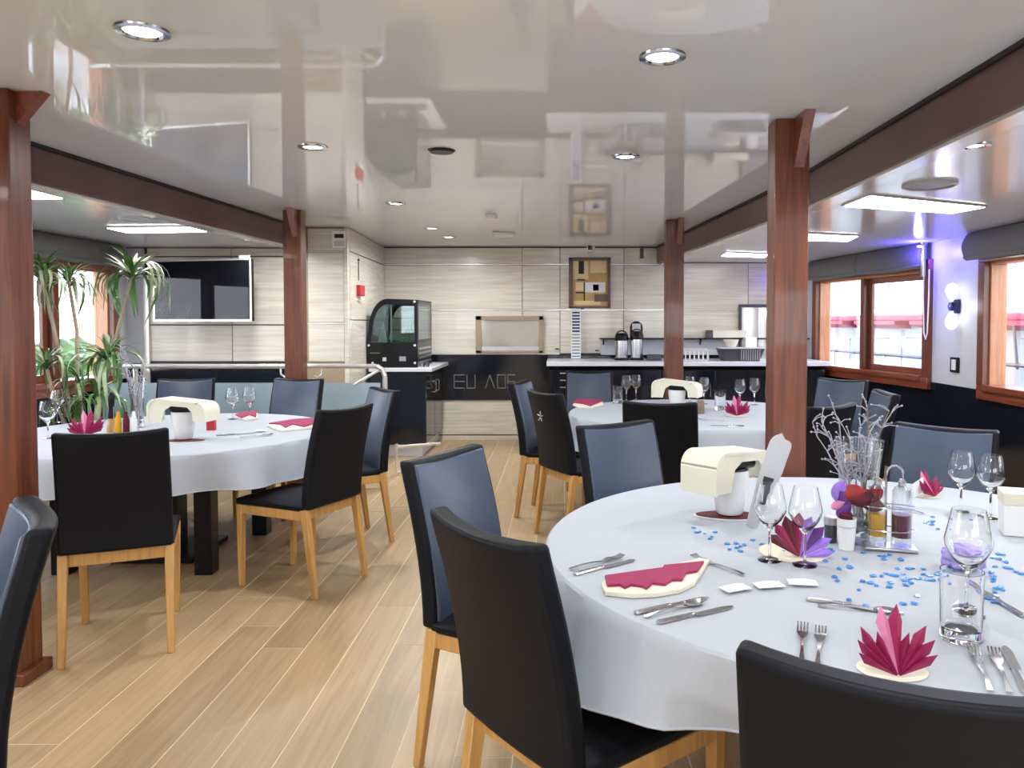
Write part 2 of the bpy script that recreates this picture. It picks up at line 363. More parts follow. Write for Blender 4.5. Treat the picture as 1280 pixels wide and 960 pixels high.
retpanel(LW+.03, BACK-.01, 2.14, CEIL-.006); retpanel(LW+.03, BACK-.01, 1.47, 2.13); retpanel(LW+.03, BACK-.01, .05, 1.46)

# ------------------------------------------------------------------ right wall with windows
def wallX(y, side):
    if side > 0: return 3.40 if y <= 7 else 3.40 - (y-7)*0.16
    return -4.22
def side_wall(side, name, wins, z0=0.93, z1=1.93):
    """wall pieces around window openings; wins = [(y0,y1)]"""
    m = MB(); t = 0.14 * side
    def seg(y0, y1, a, b):
        ys = [y0] + [v for v in (7.0,) if y0 < v < y1] + [y1]
        for p, q in zip(ys, ys[1:]):
            x0, x1 = wallX(p, side), wallX(q, side)
            m.hexa([(x0,p,a),(x0+t,p,a),(x1+t,q,a),(x1,q,a)], [(x0,p,b),(x0+t,p,b),(x1+t,q,b),(x1,q,b)])
    y = -3.0; end = BACK if side > 0 else LW
    for a, b in wins:
        seg(y, a, 0, SIDE); seg(a, b, 0, z0); seg(a, b, z1, SIDE); y = b
    seg(y, end, 0, SIDE)
    wl_ = struct(m.build(name, 'wall', smooth=False))
    d = MB()
    for p, q in ((-3, 7), (7, end)) if side > 0 else ((-3, end),):
        x0, x1 = wallX(p, side), wallX(q, side); s = -.012*side
        d.hexa([(x0+s,p,0),(x0,p,0),(x1,q,0),(x1+s,q,0)], [(x0+s,p,.90),(x0,p,.90),(x1,q,.90),(x1+s,q,.90)])
    d.build('black_dado', 'wains', wl_, smooth=False)
    return wl_
RW = [(0.4, 2.2), (3.9, 6.1), (7.08, 9.1)]
LWN = [(0.6, 2.6), (3.3, 5.2), (5.75, 7.2)]
wr = side_wall(1, 'wall_right', RW); wle = side_wall(-1, 'wall_left', LWN)

def window(n, side, y0, y1, z0=0.93, z1=1.93, mull=None, sash=True):
    xa, xb = wallX(y0, side), wallX(y1, side); s = -side
    ln = math.hypot(y1-y0, xb-xa)
    root = empty('window_%d' % n, (xa, y0, 0), math.atan2(-(xb-xa), y1-y0)); root['kind'] = 'structure'
    # local: y along wall, x towards the room is s
    def bx(name, m, x0, x1, ya, yb, za, zb, par=root): 
        return MB().box(min(x0*s,x1*s), max(x0*s,x1*s), ya, yb, za, zb).build(name, m, par, bevel=.004, seg=1)
    fr = .075
    bx('frame_rail', 'mahogany_h', 0, .05, -fr, ln+fr, z1-.01, z1+.09); 
    bx('frame_rail', 'mahogany_h', 0, .05, -fr, ln+fr, z0-.10, z0+.005)
    bx('frame_stile', 'mahogany', 0, .05, -fr, .012, z0+.005, z1-.01); bx('frame_stile', 'mahogany', 0, .05, ln-.012, ln+fr, z0+.005, z1-.01)
    bx('jamb', 'cherry', -.13, 0, ln-.03, ln, z0, z1); bx('jamb', 'cherry', -.13, 0, 0, .03, z0, z1)
    bx('jamb', 'cherry', -.13, 0, .03, ln-.03, z1-.03, z1); bx('sill', 'mahogany_h', -.13, .07, .03, ln-.03, z0-.03, z0+.02)
    mid = (mull if mull is not None else .5) * ln
    bx('mullion', 'mahogany', -.09, .03, mid-.035, mid+.035, z0+.02, z1-.03)
    # sliding sash in the nearer half
    a, b = (.03, mid-.035)
    sx0, sx1 = -.06, -.025
    sa = bx('sash_frame', 'mahogany', sx0, sx1, a, a+.06, z0+.02, z1-.03)
    bx('sash_stile', 'mahogany', sx0, sx1, b-.06, b, z0+.02, z1-.03, sa)
    bx('sash_rail', 'mahogany_h', sx0, sx1, a+.06, b-.06, z0+.02, z0+.08, sa); bx('sash_rail', 'mahogany_h', sx0, sx1, a+.06, b-.06, z1-.09, z1-.03, sa)
    MB().box(*sorted((-.04*s, -.045*s)), a+.05, b-.05, z0+.07, z1-.08).build('pane', 'pane', root)
    MB().box(*sorted((-.10*s, -.105*s)), mid+.03, ln-.03, z0+.02, z1-.03).build('pane', 'pane', root)
    return root
for i, (a, b) in enumerate(RW): window(i+1, 1, a, b, mull=.52 if i == 2 else .62 if i == 1 else .5)
for i, (a, b) in enumerate(LWN): window(i+4, -1, a, b, mull=.45)

# wall behind the camera, glazed from side to side
wbk = MB(); wbk.box(XL, XR, -3.14, -3.0, 0, 1.1).box(XL, XR, -3.14, -3.0, 1.9, CEIL+.1)
for x in (XL, -2.3, -.45, 1.4, XR-.15): wbk.box(x, x+.15, -3.14, -3.0, 1.1, 1.9)
wbk.box(-2.3, -.3, -3.14, -3.0, 1.1, 1.9)
wbk = struct(wbk.build('wall_rear', 'panel'))
for k, x in enumerate((XL+.15, -2.15, -.3, 1.55)):
    if k == 1: continue
    x1 = (-2.3, -.45, 1.4, XR-.15)[k]
    r_ = empty('window_%d' % (7+k), (x, -3.05, 0)); r_['kind'] = 'structure'
    MB().box(0, x1-x, 0, .006, 1.1, 1.9).build('pane', 'pane', r_)
    MB().box(0, x1-x, -.03, .03, 1.1, 1.16).build('frame_rail', 'mahogany', r_); MB().box(0, x1-x, -.03, .03, 1.84, 1.9).build('frame_rail', 'mahogany', r_)

# light portals at the openings (sampling aid for daylight)
def portal(loc, rot, sx, sy):
    l = bpy.data.lights.new('window_portal', 'AREA'); l.shape = 'RECTANGLE'; l.size = sx; l.size_y = sy; l.cycles.is_portal = True
    o = bpy.data.objects.new('window_portal', l); COL.objects.link(o); o.location = loc; o.rotation_euler = rot
for a, b in RW: portal((wallX((a+b)/2, 1)+.18, (a+b)/2, 1.43), (0, R(90), 0), 1.0, b-a)
for a, b in LWN: portal((-4.40, (a+b)/2, 1.43), (0, R(-90), 0), 1.0, b-a)
portal(((XL+XR)/2, -3.2, 1.5), (R(90), 0, 0), XR-XL, .8)

# ------------------------------------------------------------------ ceiling fittings
SPOTW = 8.0
def spot(x, y, z, label, r=.055, e=True, watt=SPOTW, oval=False):
    t = empty('ceiling_spotlight', (x, y, z), 0, label, 'spotlight', 'recessed ceiling spotlights')
    MB().lathe([(r, -.0005), (r+.022, -.001), (r+.02, -.008), (r, -.010), (r-.006, -.002)], 24).build('trim_ring', 'steel', t)
    MB().lathe([(0, -.003), (r-.004, -.003), (r-.004, -.0005)], 20).build('lens', 'lamp', t)
    l = bpy.data.lights.new('spot_lamp', 'AREA'); l.shape = 'DISK'; l.size = r*2; l.energy = watt; l.color = (.94, .97, 1); l.spread = R(170)
    o = bpy.data.objects.new('spot_lamp', l); COL.objects.link(o); o.parent = t; o.location = (0, 0, -.014)
for px, py, lb in ((178, 38, 'large lit spotlight in glossy ceiling, nearest on the left'), (828, 70, 'large lit spotlight in glossy ceiling above the round table in front'),
                   (391, 183, 'small ceiling spotlight between the nearest left one and the left post'), (782, 195, 'small ceiling spotlight in front of the far right post'),
                   (495, 254, 'ceiling spotlight above the display cabinet side, nearest of three'), (540, 285, 'ceiling spotlight, middle one of three before back wall'), (561, 296, 'ceiling spotlight closest to the back wall')):
    p = onZ(px, py, CEIL); spot(p.x, p.y, CEIL, lb, .055 if py > 100 else .06, watt=SPOTW*(1.5 if py > 250 else 1.1 if py > 150 else .55))
for x, y, lb in ((-1.3, .6, 'added left fill spotlight, unseen just above the viewer'), (.35, .9, 'added right fill spotlight, unseen just above the viewer'), (-1.3, -1.3, 'added left fill spotlight, unseen behind the viewer'), (.35, -1.1, 'added right fill spotlight, unseen behind the viewer')): spot(x, y, CEIL, lb, watt=6 if y > 0 else 24)  # unseen spotlights added as fill from above and behind
p = onZ(1217, 181, SIDE); spot(p.x, p.y, SIDE, 'spotlight in the lowered right side ceiling', .045)
p = onZ(315, 300, SIDE); spot(p.x, p.y, SIDE, 'spotlight in the lowered left side ceiling near television', .04)
p = onZ(552, 188, CEIL)
MB().lathe([(0, -.012), (.06, -.012), (.075, 0)], 24, p).build('ceiling_vent', 'black')
tag(bpy.data.objects['ceiling_vent'], 'small black round vent in the glossy ceiling', 'vent')
p = onZ(614, 268, CEIL); sb = MB().cbox((p.x, p.y, CEIL-.02), (.1, .12, .04)).build('smoke_detector', 'white', bevel=.008)
tag(sb, 'small white square detector on the glossy ceiling', 'detector')
p = onZ(630, 291, CEIL); sb = MB().cbox((p.x, p.y, CEIL-.02), (.22, .2, .03)).build('ceiling_sensor', 'white', bevel=.008)
tag(sb, 'flat white box on ceiling right before the back wall', 'detector')
def ledpanel(pts, label):
    c = sum((Vector(p) for p in pts), Vector())/4
    t = empty('led_panel', c, 0, label, 'ceiling light', 'flush light panels in the side ceilings')
    q = [Vector(p)-c for p in pts]
    MB().prism([(v.x*1.05, v.y*1.08, -.010) for v in q], (0, 0, .009)).build('frame', 'alu', t)
    MB().prism([(v.x, v.y, -.013) for v in q], (0, 0, .003)).build('diffuser', 'led', t)
ledpanel([onZ(*q, SIDE) for q in ((1088, 243), (1231, 257), (1190, 264.5), (1056, 256))], 'bright light panel nearest in the right side ceiling')
ledpanel([onZ(*q, SIDE) for q in ((1004, 291), (1072, 294), (1060, 300), (985, 299))], 'light panel in right side ceiling behind the big post')
ledpanel([onZ(*q, SIDE) for q in ((908, 315), (962, 317), (955, 320.5), (902, 319))], 'narrow light panel in right side ceiling, farthest away')
ledpanel([onZ(*q, SIDE) for q in ((134, 283.5), (236, 282.5), (258, 288), (160, 289.5))], 'light panel in left side ceiling above the plant')
ledpanel([onZ(*q, SIDE) for q in ((-80, 225), (34, 234), (78, 246), (-60, 246))], 'light panel in left side ceiling beside the near post')
ledpanel([(-3.7, 1.6, SIDE), (-2.95, 1.6, SIDE), (-2.95, 1.95, SIDE), (-3.7, 1.95, SIDE)], 'added fill light panel in left side ceiling beside the viewer')  # unseen panel added to brighten the left side
ledpanel([(1.85, 2.1, SIDE), (2.65, 2.1, SIDE), (2.65, 2.45, SIDE), (1.85, 2.45, SIDE)], 'added fill light panel in right side ceiling, out of view')  # unseen panel added to brighten the right side
for px, py, lb in ((1162, 230, 'oval ceiling speaker cover in right side ceiling'), (175, 273, 'round ceiling speaker cover in left side ceiling')):
    p = onZ(px, py, SIDE); t = empty('ceiling_speaker', p, 0, lb, 'speaker')
    MB().lathe([(.135, -.0005), (.135, -.012), (.12, -.018), (.115, -.012)], 32).build('rim', 'lgrey', t)
    MB().lathe([(0, -.014), (.115, -.010)], 32).build('grille', 'grey' if px > 600 else 'lgrey', t)

# ------------------------------------------------------------------ posts
def post(x0, x1, y0, y1, label, gus='front'):
    t = empty('wooden_post', ((x0+x1)/2, (y0+y1)/2, 0), 0, label, 'post', 'mahogany posts')
    hx, hy = (x1-x0)/2, (y1-y0)/2
    MB().box(-hx, hx, -hy, hy, 0.0, CEIL-.001).build('shaft', 'mahogany', t, bevel=.006)
    MB().box(-hx-.025, hx+.025, -hy-.025, hy+.025, 0.0, .05).build('plinth', 'mahogany', t, bevel=.006)
    if gus == 'front': MB().prism([(hx-.07, -hy+.002, CEIL-.22), (hx-.07, -hy-.15, CEIL-.002), (hx-.07, -hy+.002, CEIL-.002)], (.045, 0, 0)).build('gusset', 'mahogany_h', t)
    else: MB().prism([(hx-.002, -.02, CEIL-.13), (hx+.11, -.02, CEIL-.002), (hx-.002, -.02, CEIL-.002)], (0, .045, 0)).build('gusset', 'mahogany_h', t)
post(.965, 1.12, 3.47, 3.60, 'thick mahogany post behind the front round table')
post(.946, 1.108, 6.88, 7.0, 'slim mahogany post before the white counter on the right')
post(-2.257, -2.11, 6.28, 6.41, 'mahogany post beside the television')
post(-2.34, -2.15, 3.02, 3.15, 'mahogany post cut by the left edge of the photo', 'side')

# ------------------------------------------------------------------ chairs
def make_chair(label):
    t = empty('dining_chair', (0, 0, 0), 0, label, 'chair', 'black dining chairs')
    W, D = .44, .46
    def yb(v, z): return -.215 - .115 * v**1.6                 # lean
    def P(off, w=W/2, z0=.465, z1=.985, inset=0):
        def f(u, v):
            x = (u*2-1)*(w-inset) * (1 - .03*v)
            z = z0 + (z1-z0)*v + (.012*abs(u*2-1)**2 if v > .9 else 0)
            return Vector((x, yb(v, z) + off + .028*((u*2-1)**2)*(.35+.65*v), z))
        return f
    MB().slab(P(-.055), P(.0), 10, 10).build('backrest', 'leather', t, bevel=.014, seg=3)
    MB().slab(P(-.004, inset=.014, z1=.973), P(.007, inset=.020, z1=.969), 10, 8).build('front_sheen', 'slate', t, bevel=.004, seg=2)['label'] = 'leather front with the ceiling reflection painted in'
    def S(h):
        def f(u, v): return Vector(((u*2-1)*W/2, -.225+v*.475, h if h < .48 else h + .018*math.sin(math.pi*u)**.5*math.sin(math.pi*v)**.5))
        return f
    MB().slab(S(.455), S(.488), 8, 8).build('seat', 'leather', t, bevel=.010, seg=2)
    fr = MB(); fr.box(-W/2+.004, W/2-.004, -.222, -.200, .405, .462).box(-W/2+.004, W/2-.004, .222, .244, .405, .455)
    fr.box(-W/2+.004, -W/2+.026, -.20, .222, .405, .455).box(W/2-.026, W/2-.004, -.20, .222, .405, .455)
    fr.build('seat_frame', 'beech', t, bevel=.003, seg=1)
    for sx in (-1, 1):
        for fy in (1, 0):
            x1 = sx*(W/2-.0); x0 = sx*(W/2-.038)
            if fy: lo = [(x0*.99, .222, 0), (x1*.96, .222, 0), (x1*.96, .245, 0), (x0*.99, .245, 0)]; hi = [(x0, .208, .455), (x1, .208, .455), (x1, .246, .455), (x0, .246, .455)]
            else: lo = [(x0*1.05, -.300, 0), (x1, -.300, 0), (x1, -.272, 0), (x0*1.05, -.272, 0)]; hi = [(x0, -.245, .465), (x1, -.245, .465), (x1, -.200, .465), (x0, -.200, .465)]
            MB().hexa(lo, hi).build('leg', 'beech', t, bevel=.003, seg=1)
    return t
base_chair = None
def chair(p1, p2, side, label, z=.985, mid=None, face=None):
    """p1,p2: the two top corners of the backrest in the photograph; side: +1 the sitter faces away from us"""
    global base_chair
    if mid is None:
        a, b = onZ(*p1, z), onZ(*p2, z); m = (a+b)/2; d = (b-a).normalized()
        n = Vector((-d.y, d.x, 0)); n = n if (n.dot(Vector((m.x, m.y, 0))) > 0) == (side > 0) else -n
    else:
        m = Vector((*mid, 0)); n = Vector((*face, 0)).normalized()
    c = Vector((m.x, m.y, 0)) + n * .33
    rz = math.atan2(n.y, n.x) - math.pi/2
    if base_chair is None:
        base_chair = make_chair(label); base_chair.location = c; base_chair.rotation_euler = (0, 0, rz); return base_chair
    return dup(base_chair, c, rz, label)
chair((56, 545), (218, 537), 1, 'black dining chair seen from behind in front of the left round table')
chair((399, 515), (463, 505), 1, 'black chair turned left with whole seat and legs visible, right of left table')
chair((467, 485), (495, 490), -1, 'chair with bluish front just behind the one at the right of left table')
chair((344, 474), (404, 475), -1, 'bluish chair beyond the left table below the television post')
chair((198, 475), (268, 474), -1, 'chair beyond the left table partly hidden by the cream pot cover')
chair((502, 582), (600, 557), -1, 'chair with shiny blue-grey front in the aisle left of the front table')
chair((540, 635), (685, 692), 1, 'large black chair seen from behind and side at left of the front table')
chair((728, 535), (808, 527), -1, 'blue-grey fronted chair at the far left edge of the front table')
chair((782, 503), (868, 505), 1, 'black chair back before the far right table under the slim post')
lchair = chair((658, 487), (705, 495), 1, 'black chair with a small silver star emblem on its back')
chair(None, None, 1, 'chair seen edge-on beside the star-marked chair', mid=(-.31, 5.85), face=(1, -.28))
chair((710, 465), (762, 465), -1, 'bluish chair beyond the far right table before the white counter')
chair(None, None, -1, 'dark chair facing us across the front table by the right wall', mid=(1.68, 3.34), face=(-.70, -.71))
chair(None, None, 1, 'big black chair back cut by the bottom right corner of the photo', mid=(.445, .985), face=(.42, .9))
chair(None, None, 1, 'chair at the left edge of the photo seen from its side', mid=(-1.27, 1.83), face=(-.78, -.62))
chair(None, None, -1, 'grey-blue chair farthest back on the right, below the first window', mid=(2.25, 6.1), face=(-.8, -.7))
chair(None, None, 1, 'dark chair directly right of the thick post behind the twigs', mid=(1.50, 4.22), face=(-.6, .8))
chair(None, None, 1, 'narrow edge-on chair behind the vase, right of the dark chair', mid=(2.12, 4.98), face=(-1, .1))
# star emblem on that chair's back
sm = MB()
for k in range(5):
    a = R(90+72*k); sm.tube([(.008*math.cos(a), -.358, .83+.008*math.sin(a)), (.038*math.cos(a), -.362, .83+.034*math.sin(a))], .0035, 4)
so = sm.build('star_emblem', 'lgrey', lchair); so['label'] = 'small silver star emblem'; so.location = (0, .0, 0)

# ------------------------------------------------------------------ tables and cloths
TZ = .76
def table(cx, cy, r, label, clabel, ph=0, drop=.20, nf=11, amp=.015):
    t = empty('round_table', (cx, cy, 0), 0, label, 'table', 'round tables')
    MB().lathe([(0, TZ-.03), (r-.01, TZ-.03), (r-.01, TZ-.006), (0, TZ-.006)], 48).build('table_top', 'beech', t)
    MB().cbox((0, 0, .37), (.14, .14, .70)).build('pedestal', 'black', t, bevel=.005)
    MB().cbox((0, 0, .02), (.5, .5, .035)).build('base_plate', 'black', t, bevel=.005)
    for a in (45, 135, 225, 315):
        MB().cbox((.58*math.cos(R(a)), .58*math.sin(R(a)), .365), (.10, .10, .73)).build('leg', 'black', t, bevel=.006)
    m = MB(); n = 176
    rnd = random.Random(int(cx*100)); phs = [rnd.random()*6.28 for _ in range(4)]
    def fold(a, k):       # deep drapes where the square cloth falls
        f = .5*math.sin(nf*a+phs[0]+ph) + .3*math.sin((nf*2-3)*a+phs[1]) + .25*math.sin(5*a+phs[2])
        return (abs(f)**.7*(1 if f > 0 else -1))*k
    def rad(a, v):
        return r + .012 + .035*v + fold(a, .062*v**1.1)
    def zz(a, v):
        return TZ - .002 - (drop + amp*math.cos(2*(a-math.pi)))*v
    prof = [(0, 0), (.5, 0), (.9, 0)]
    c = m.bm.verts.new((0, 0, TZ)); rings = []
    for q in (.5, .85, .985): rings.append([m.bm.verts.new((q*r*math.cos(2*math.pi*i/n), q*r*math.sin(2*math.pi*i/n), TZ)) for i in range(n)])
    for rr, dz in ((r+.002, -.001), (r+.009, -.007)):
        rings.append([m.bm.verts.new((rr*math.cos(2*math.pi*i/n), rr*math.sin(2*math.pi*i/n), TZ+dz)) for i in range(n)])
    for v in (.12, .3, .5, .7, .9, 1.0):
        rings.append([m.bm.verts.new((rad(2*math.pi*i/n, v)*math.cos(2*math.pi*i/n), rad(2*math.pi*i/n, v)*math.sin(2*math.pi*i/n), zz(2*math.pi*i/n, v)-.004)) for i in range(n)])
    for i in range(n): m.bm.faces.new((c, rings[0][i], rings[0][(i+1)%n]))
    for A, B in zip(rings, rings[1:]):
        for i in range(n): m.bm.faces.new((A[i], B[i], B[(i+1)%n], A[(i+1)%n]))
    o = m.build('tablecloth', 'cloth', None, solid=0); o.location = (cx, cy, 0)
    h = MB(); pts = []
    for i in range(n+1):
        a = 2*math.pi*i/n; q = rad(a, 1.0)+.001; pts.append((q*math.cos(a), q*math.sin(a), zz(a, 1.0)-.006))
    h.tube(pts, .0035, 5); h.build('hem', 'cloth', o)
    tag(o, clabel, 'tablecloth', 'white round tablecloths')
table(.985, 2.37, 1.02, 'big round table in front under a white cloth', 'white cloth draped over the big front round table', .6, .17, 13, .07)
table(-2.45, 4.8, .97, 'round table on the left with black legs under cloth', 'white cloth draped over the left round table', 1.9)
table(1.05, 5.84, .97, 'round table far right before the white counter', 'white cloth draped over the far right round table', 0)

# ------------------------------------------------------------------ table things (built once, then copied)
def T(px, py): return onZ(px, py, TZ+.001)
def once(store, key, fn, loc, rz, label, group=None, scale=None):
    if key not in store:
        o = fn(); store[key] = o; o.location = loc; o.rotation_euler = (0, 0, rz); o['label'] = label
        if group: o['group'] = group
        if scale: o.scale = (scale,)*3
        return o
    return dup(store[key], loc, rz, label, group, scale or (1.0 if store[key].scale[0] != 1 else None))
ST = {}
def f_wine():
    t = empty('wine_glass', (0,0,0), 0, 'x', 'wine glass')
    out = [(.034, 0.0), (.034, .002), (.006, .006), (.004, .012), (.004, .085), (.010, .095), (.032, .118), (.046, .145), (.047, .158), (.040, .19), (.033, .222)]
    inn = [(.032, .222), (.0388, .19), (.0456, .158), (.0446, .146), (.031, .121), (.008, .100), (0, .098)]
    MB().lathe([(0, 0)] + out + inn, 28).build('bowl_and_stem', 'glass', t)
    return t
def f_tumbler():
    t = empty('tumbler', (0,0,0), 0, 'x', 'glass')
    MB().lathe([(0, 0), (.040, 0), (.042, .003), (.044, .150), (.042, .150), (.038, .03), (.034, .024), (0, .024)], 32).build('glass_wall', 'glass', t)
    return t
def f_fork():
    m = MB()
    m.slab(lambda u, v: Vector(((u-.5)*(.012-.006*math.sin(math.pi*v)), v*.115, .003+.004*math.sin(math.pi*v))), lambda u, v: Vector(((u-.5)*(.012-.006*math.sin(math.pi*v)), v*.115, .0055+.004*math.sin(math.pi*v))), 1, 8)
    m.slab(lambda u, v: Vector(((u-.5)*(.006+.018*math.sin(v*math.pi/2)), .115+v*.03, .003+.004*v)), lambda u, v: Vector(((u-.5)*(.006+.018*math.sin(v*math.pi/2)), .115+v*.03, .0055+.004*v)), 2, 4)
    for k in range(4):
        x = -.0105+.007*k
        m.slab(lambda u, v, x=x: Vector((x+(u-.5)*.0035, .144+v*.048, .007-.003*math.sin(math.pi*v)+.004*v*v)), lambda u, v, x=x: Vector((x+(u-.5)*.0035, .144+v*.048, .0092-.003*math.sin(math.pi*v)+.004*v*v)), 1, 4)
    return tag(m.build('fork', 'steel', None), 'x', 'fork')
def f_knife():
    t = empty('table_knife', (0,0,0), 0, 'x', 'knife')
    MB().slab(lambda u, v: Vector(((u-.5)*(.017-.005*v), v*.105, .001)), lambda u, v: Vector(((u-.5)*(.013-.004*v), v*.105, .0075)), 2, 5).build('handle', 'steel', t, bevel=.001)
    MB().slab(lambda u, v: Vector(((u-.5)*.020*(1-max(0, v-.75)**2*12) + (.002 if v < .1 else .003), .105+v*.115, .002)), lambda u, v: Vector(((u-.5)*.020*(1-max(0, v-.75)**2*12)+.003, .105+v*.115, .0035)), 2, 12).build('blade', 'steel', t)
    return t
def f_spoon():
    m = MB()
    m.slab(lambda u, v: Vector(((u-.5)*(.012-.006*math.sin(math.pi*v)), v*.13, .002+.005*math.sin(math.pi*v))), lambda u, v: Vector(((u-.5)*(.012-.006*math.sin(math.pi*v)), v*.13, .0045+.005*math.sin(math.pi*v))), 1, 8)
    def b(off):
        return lambda u, v: Vector(((u-.5)*.038*math.sqrt(max(.02, 1-(2*v-1)**2)), .126+v*.056, .006+off-.005*(1-(2*u-1)**2)*(1-(2*v-1)**2)))
    m.slab(b(0), b(.0018), 6, 10)
    return tag(m.build('spoon', 'steel', None), 'x', 'spoon')
def lay(key, fn, tail, head, label, group=None):
    a, b = T(*tail), T(*head); d = b-a; rz = math.atan2(d.y, d.x)-math.pi/2
    o = once(ST, key, fn, (a.x, a.y, TZ+.001), rz, label, group); return o
def f_fan():
    """napkin folded into a pleated fan of pointed leaves that leans back on its cream paper"""
    t = empty('fan_napkin', (0,0,0), 0, 'x', 'napkin')
    MB().lathe([(0, 0), (.074, 0), (.076, .0025), (0, .003)], 40).build('paper_base', 'creamnap', t).scale = (1.05, .8, 1)
    L = [.095, .11, .125, .10, .155, .16, .10, .135, .12, .10]; n = len(L)
    for i in range(n):
        a0, a1 = R(-70+140*i/n), R(-70+140*(i+1)/n); am = (a0+a1)/2; l = L[i]
        tilt = R(52)
        def p(r_, a, dz=0):
            x = r_*math.sin(a); h = r_*math.cos(a)
            return Vector((x, -.045 + h*math.cos(tilt) - dz*math.sin(tilt), .006 + h*math.sin(tilt) + dz*math.cos(tilt)))
        m = MB(); th = .0016
        for s, (aa, bb) in enumerate(((a0, am), (am, a1))):
            q = [p(.004, aa, 0), p(.004, bb, .001), p(l if bb == am else l*.80, bb, .020 if bb == am else 0), p(l if aa == am else l*.80, aa, .020 if aa == am else 0)]
            m.prism(q, (0, -th*.8, th))
        m.build('pleat', ('pink' if i in (4,) else 'burg'), t)
    return t
def f_slab_nap(poly, poly2):
    return None
def zignap(outer, inner, label, name='folded_napkin'):
    c = T(sum(p[0] for p in outer)/len(outer), sum(p[1] for p in outer)/len(outer))
    t = empty(name, (c.x, c.y, TZ+.001), 0, label, 'napkin')
    q = [T(*p)-c for p in outer]; MB().prism([(v.x, v.y, 0) for v in q], (0, 0, .012)).build('cream_layer', 'creamnap', t, smooth=False, bevel=.002)
    def lift(p, h):
        w = onZ(p[0], p[1], TZ+h); return w
    q = [lift(p, .013)-c for p in inner]; MB().prism([(v.x, v.y, .0125) for v in q], (0, 0, .007)).build('burgundy_layer', 'burg', t, smooth=False, bevel=.0015)
    return t
def f_potcover(depth=.15):
    """white tapered pot carrying a thick cream arched cover, on a burgundy napkin"""
    t = empty('covered_pot', (0,0,0), 0, 'x', 'table pot')
    prof = [(0, .004), (.042, .004), (.048, .012), (.066, .135), (.066, .16), (.062, .16), (.058, .13), (.042, .016), (0, .014)]
    MB().lathe(prof, 32).build('pot', 'white', t)
    pts = []
    W, H, z0 = .18, .085, .100
    outer = [(-W, z0)] + [(-W + .06*(1-math.cos(a)), z0+H+.055*math.sin(a)) for a in [R(10*k) for k in range(10)]] + [(W - .06*(1-math.cos(a)), z0+H+.055*math.sin(a)-.02) for a in [R(90-10*k) for k in range(10)]] + [(W, z0+.01)]
    th = .010
    cx_, cz_ = 0, z0+.05
    inner = [(x*(1-th/W), z-(th if z > z0+.03 else 0)) for x, z in outer]
    m = MB(); n = len(outer)
    for (a, b, c, d) in zip(outer, outer[1:], inner[1:], inner):
        m.prism([(a[0], -depth/2, a[1]), (b[0], -depth/2, b[1]), (c[0], -depth/2, c[1]), (d[0], -depth/2, d[1])], (0, depth, 0))
    bmesh.ops.remove_doubles(m.bm, verts=m.bm.verts, dist=1e-5)
    m.build('cover', 'cream', t)
    ch = MB()
    path = [(-W*.99, z0+.002), (-W*.99, z0+H), (-W+.02, z0+H+.032), (-W+.06, z0+H+.046), (0, z0+H+.040), (W-.06, z0+H+.026), (W-.02, z0+H+.008), (W*.99, z0+H-.02), (W*.99, z0+.012),
            (.105, z0+.012), (.10, z0+.06), (.07, z0+.092), (-.03, z0+.098), (-.07, z0+.075), (-.085, z0+.03), (-.09, z0+.002)]
    ch.prism([(x, -depth/2+.004, z) for x, z in path], (0, .008, 0)); ch.build('cheek', 'cream', t)
    MB().cbox((.015, 0, z0+.083), (.15, depth*.7, .045)).build('opening_shade', 'black', t, bevel=.015)  # black block stands in for the shade inside the arch
    return t
def f_leafnap():
    t = empty('boat_napkin', (0,0,0), 0, 'x', 'napkin')
    n = 28
    def b(r_, z, w=1):
        return [(r_*math.cos(2*math.pi*i/n)*1.0*(1+.18*abs(math.cos(2*math.pi*i/n))**6), r_*.55*w*math.sin(2*math.pi*i/n), z) for i in range(n)]
    MB().prism(b(.108, 0), (0, 0, .005)).build('white_rim', 'paper', t); MB().prism(b(.10, .0052), (0, 0, .004)).build('burgundy_top', 'dburg', t)
    return t
# ---- front table
wg = 'wine glasses on the front table'
for px, py, lb in ((962, 700, 'left one of two wine glasses standing by the purple napkin'), (1006, 706, 'right one of two wine glasses standing by the purple napkin'),
                   (1201, 641, 'left one of two wine glasses before the dark chair by the wall'), (1238, 647, 'right one of two wine glasses before the dark chair by the wall'),
                   (1209, 768, 'big wine glass just behind the tall tumbler on the front table')):
    p = T(px, py); once(ST, 'wine', f_wine, (p.x, p.y, TZ+.001), 0, lb, wg, 1.12 if px == 1209 else None)
p = T(1203, 712); m = MB(); rr = random.Random(3)
bmesh.ops.create_icosphere(m.bm, subdivisions=3, radius=.058)
for v in m.bm.verts: v.co *= rr.uniform(.82, 1.12); v.co.z = max(v.co.z*.62, -.03)
o = m.build('tulle_puff', 'lav', None, smooth=False); o.location = (p.x, p.y, TZ+.031); tag(o, 'crumpled lavender tulle puff behind the big wine glass', 'decoration')
p = T(1201, 798); once(ST, 'tumbler', f_tumbler, (p.x, p.y, TZ+.001), 0, 'tall clear tumbler standing right of the fan napkin')
p = T(1115, 838); fan0 = once(ST, 'fan', f_fan, (p.x, p.y, TZ+.001), R(-6), 'burgundy napkin folded as pleated fan, nearest on the front table', 'fan napkins', .85)
p = T(1160, 620); once(ST, 'fan', f_fan, (p.x, p.y, TZ+.001), R(25), 'burgundy fan napkin by the vinegar bottle on the front table', 'fan napkins', .7)
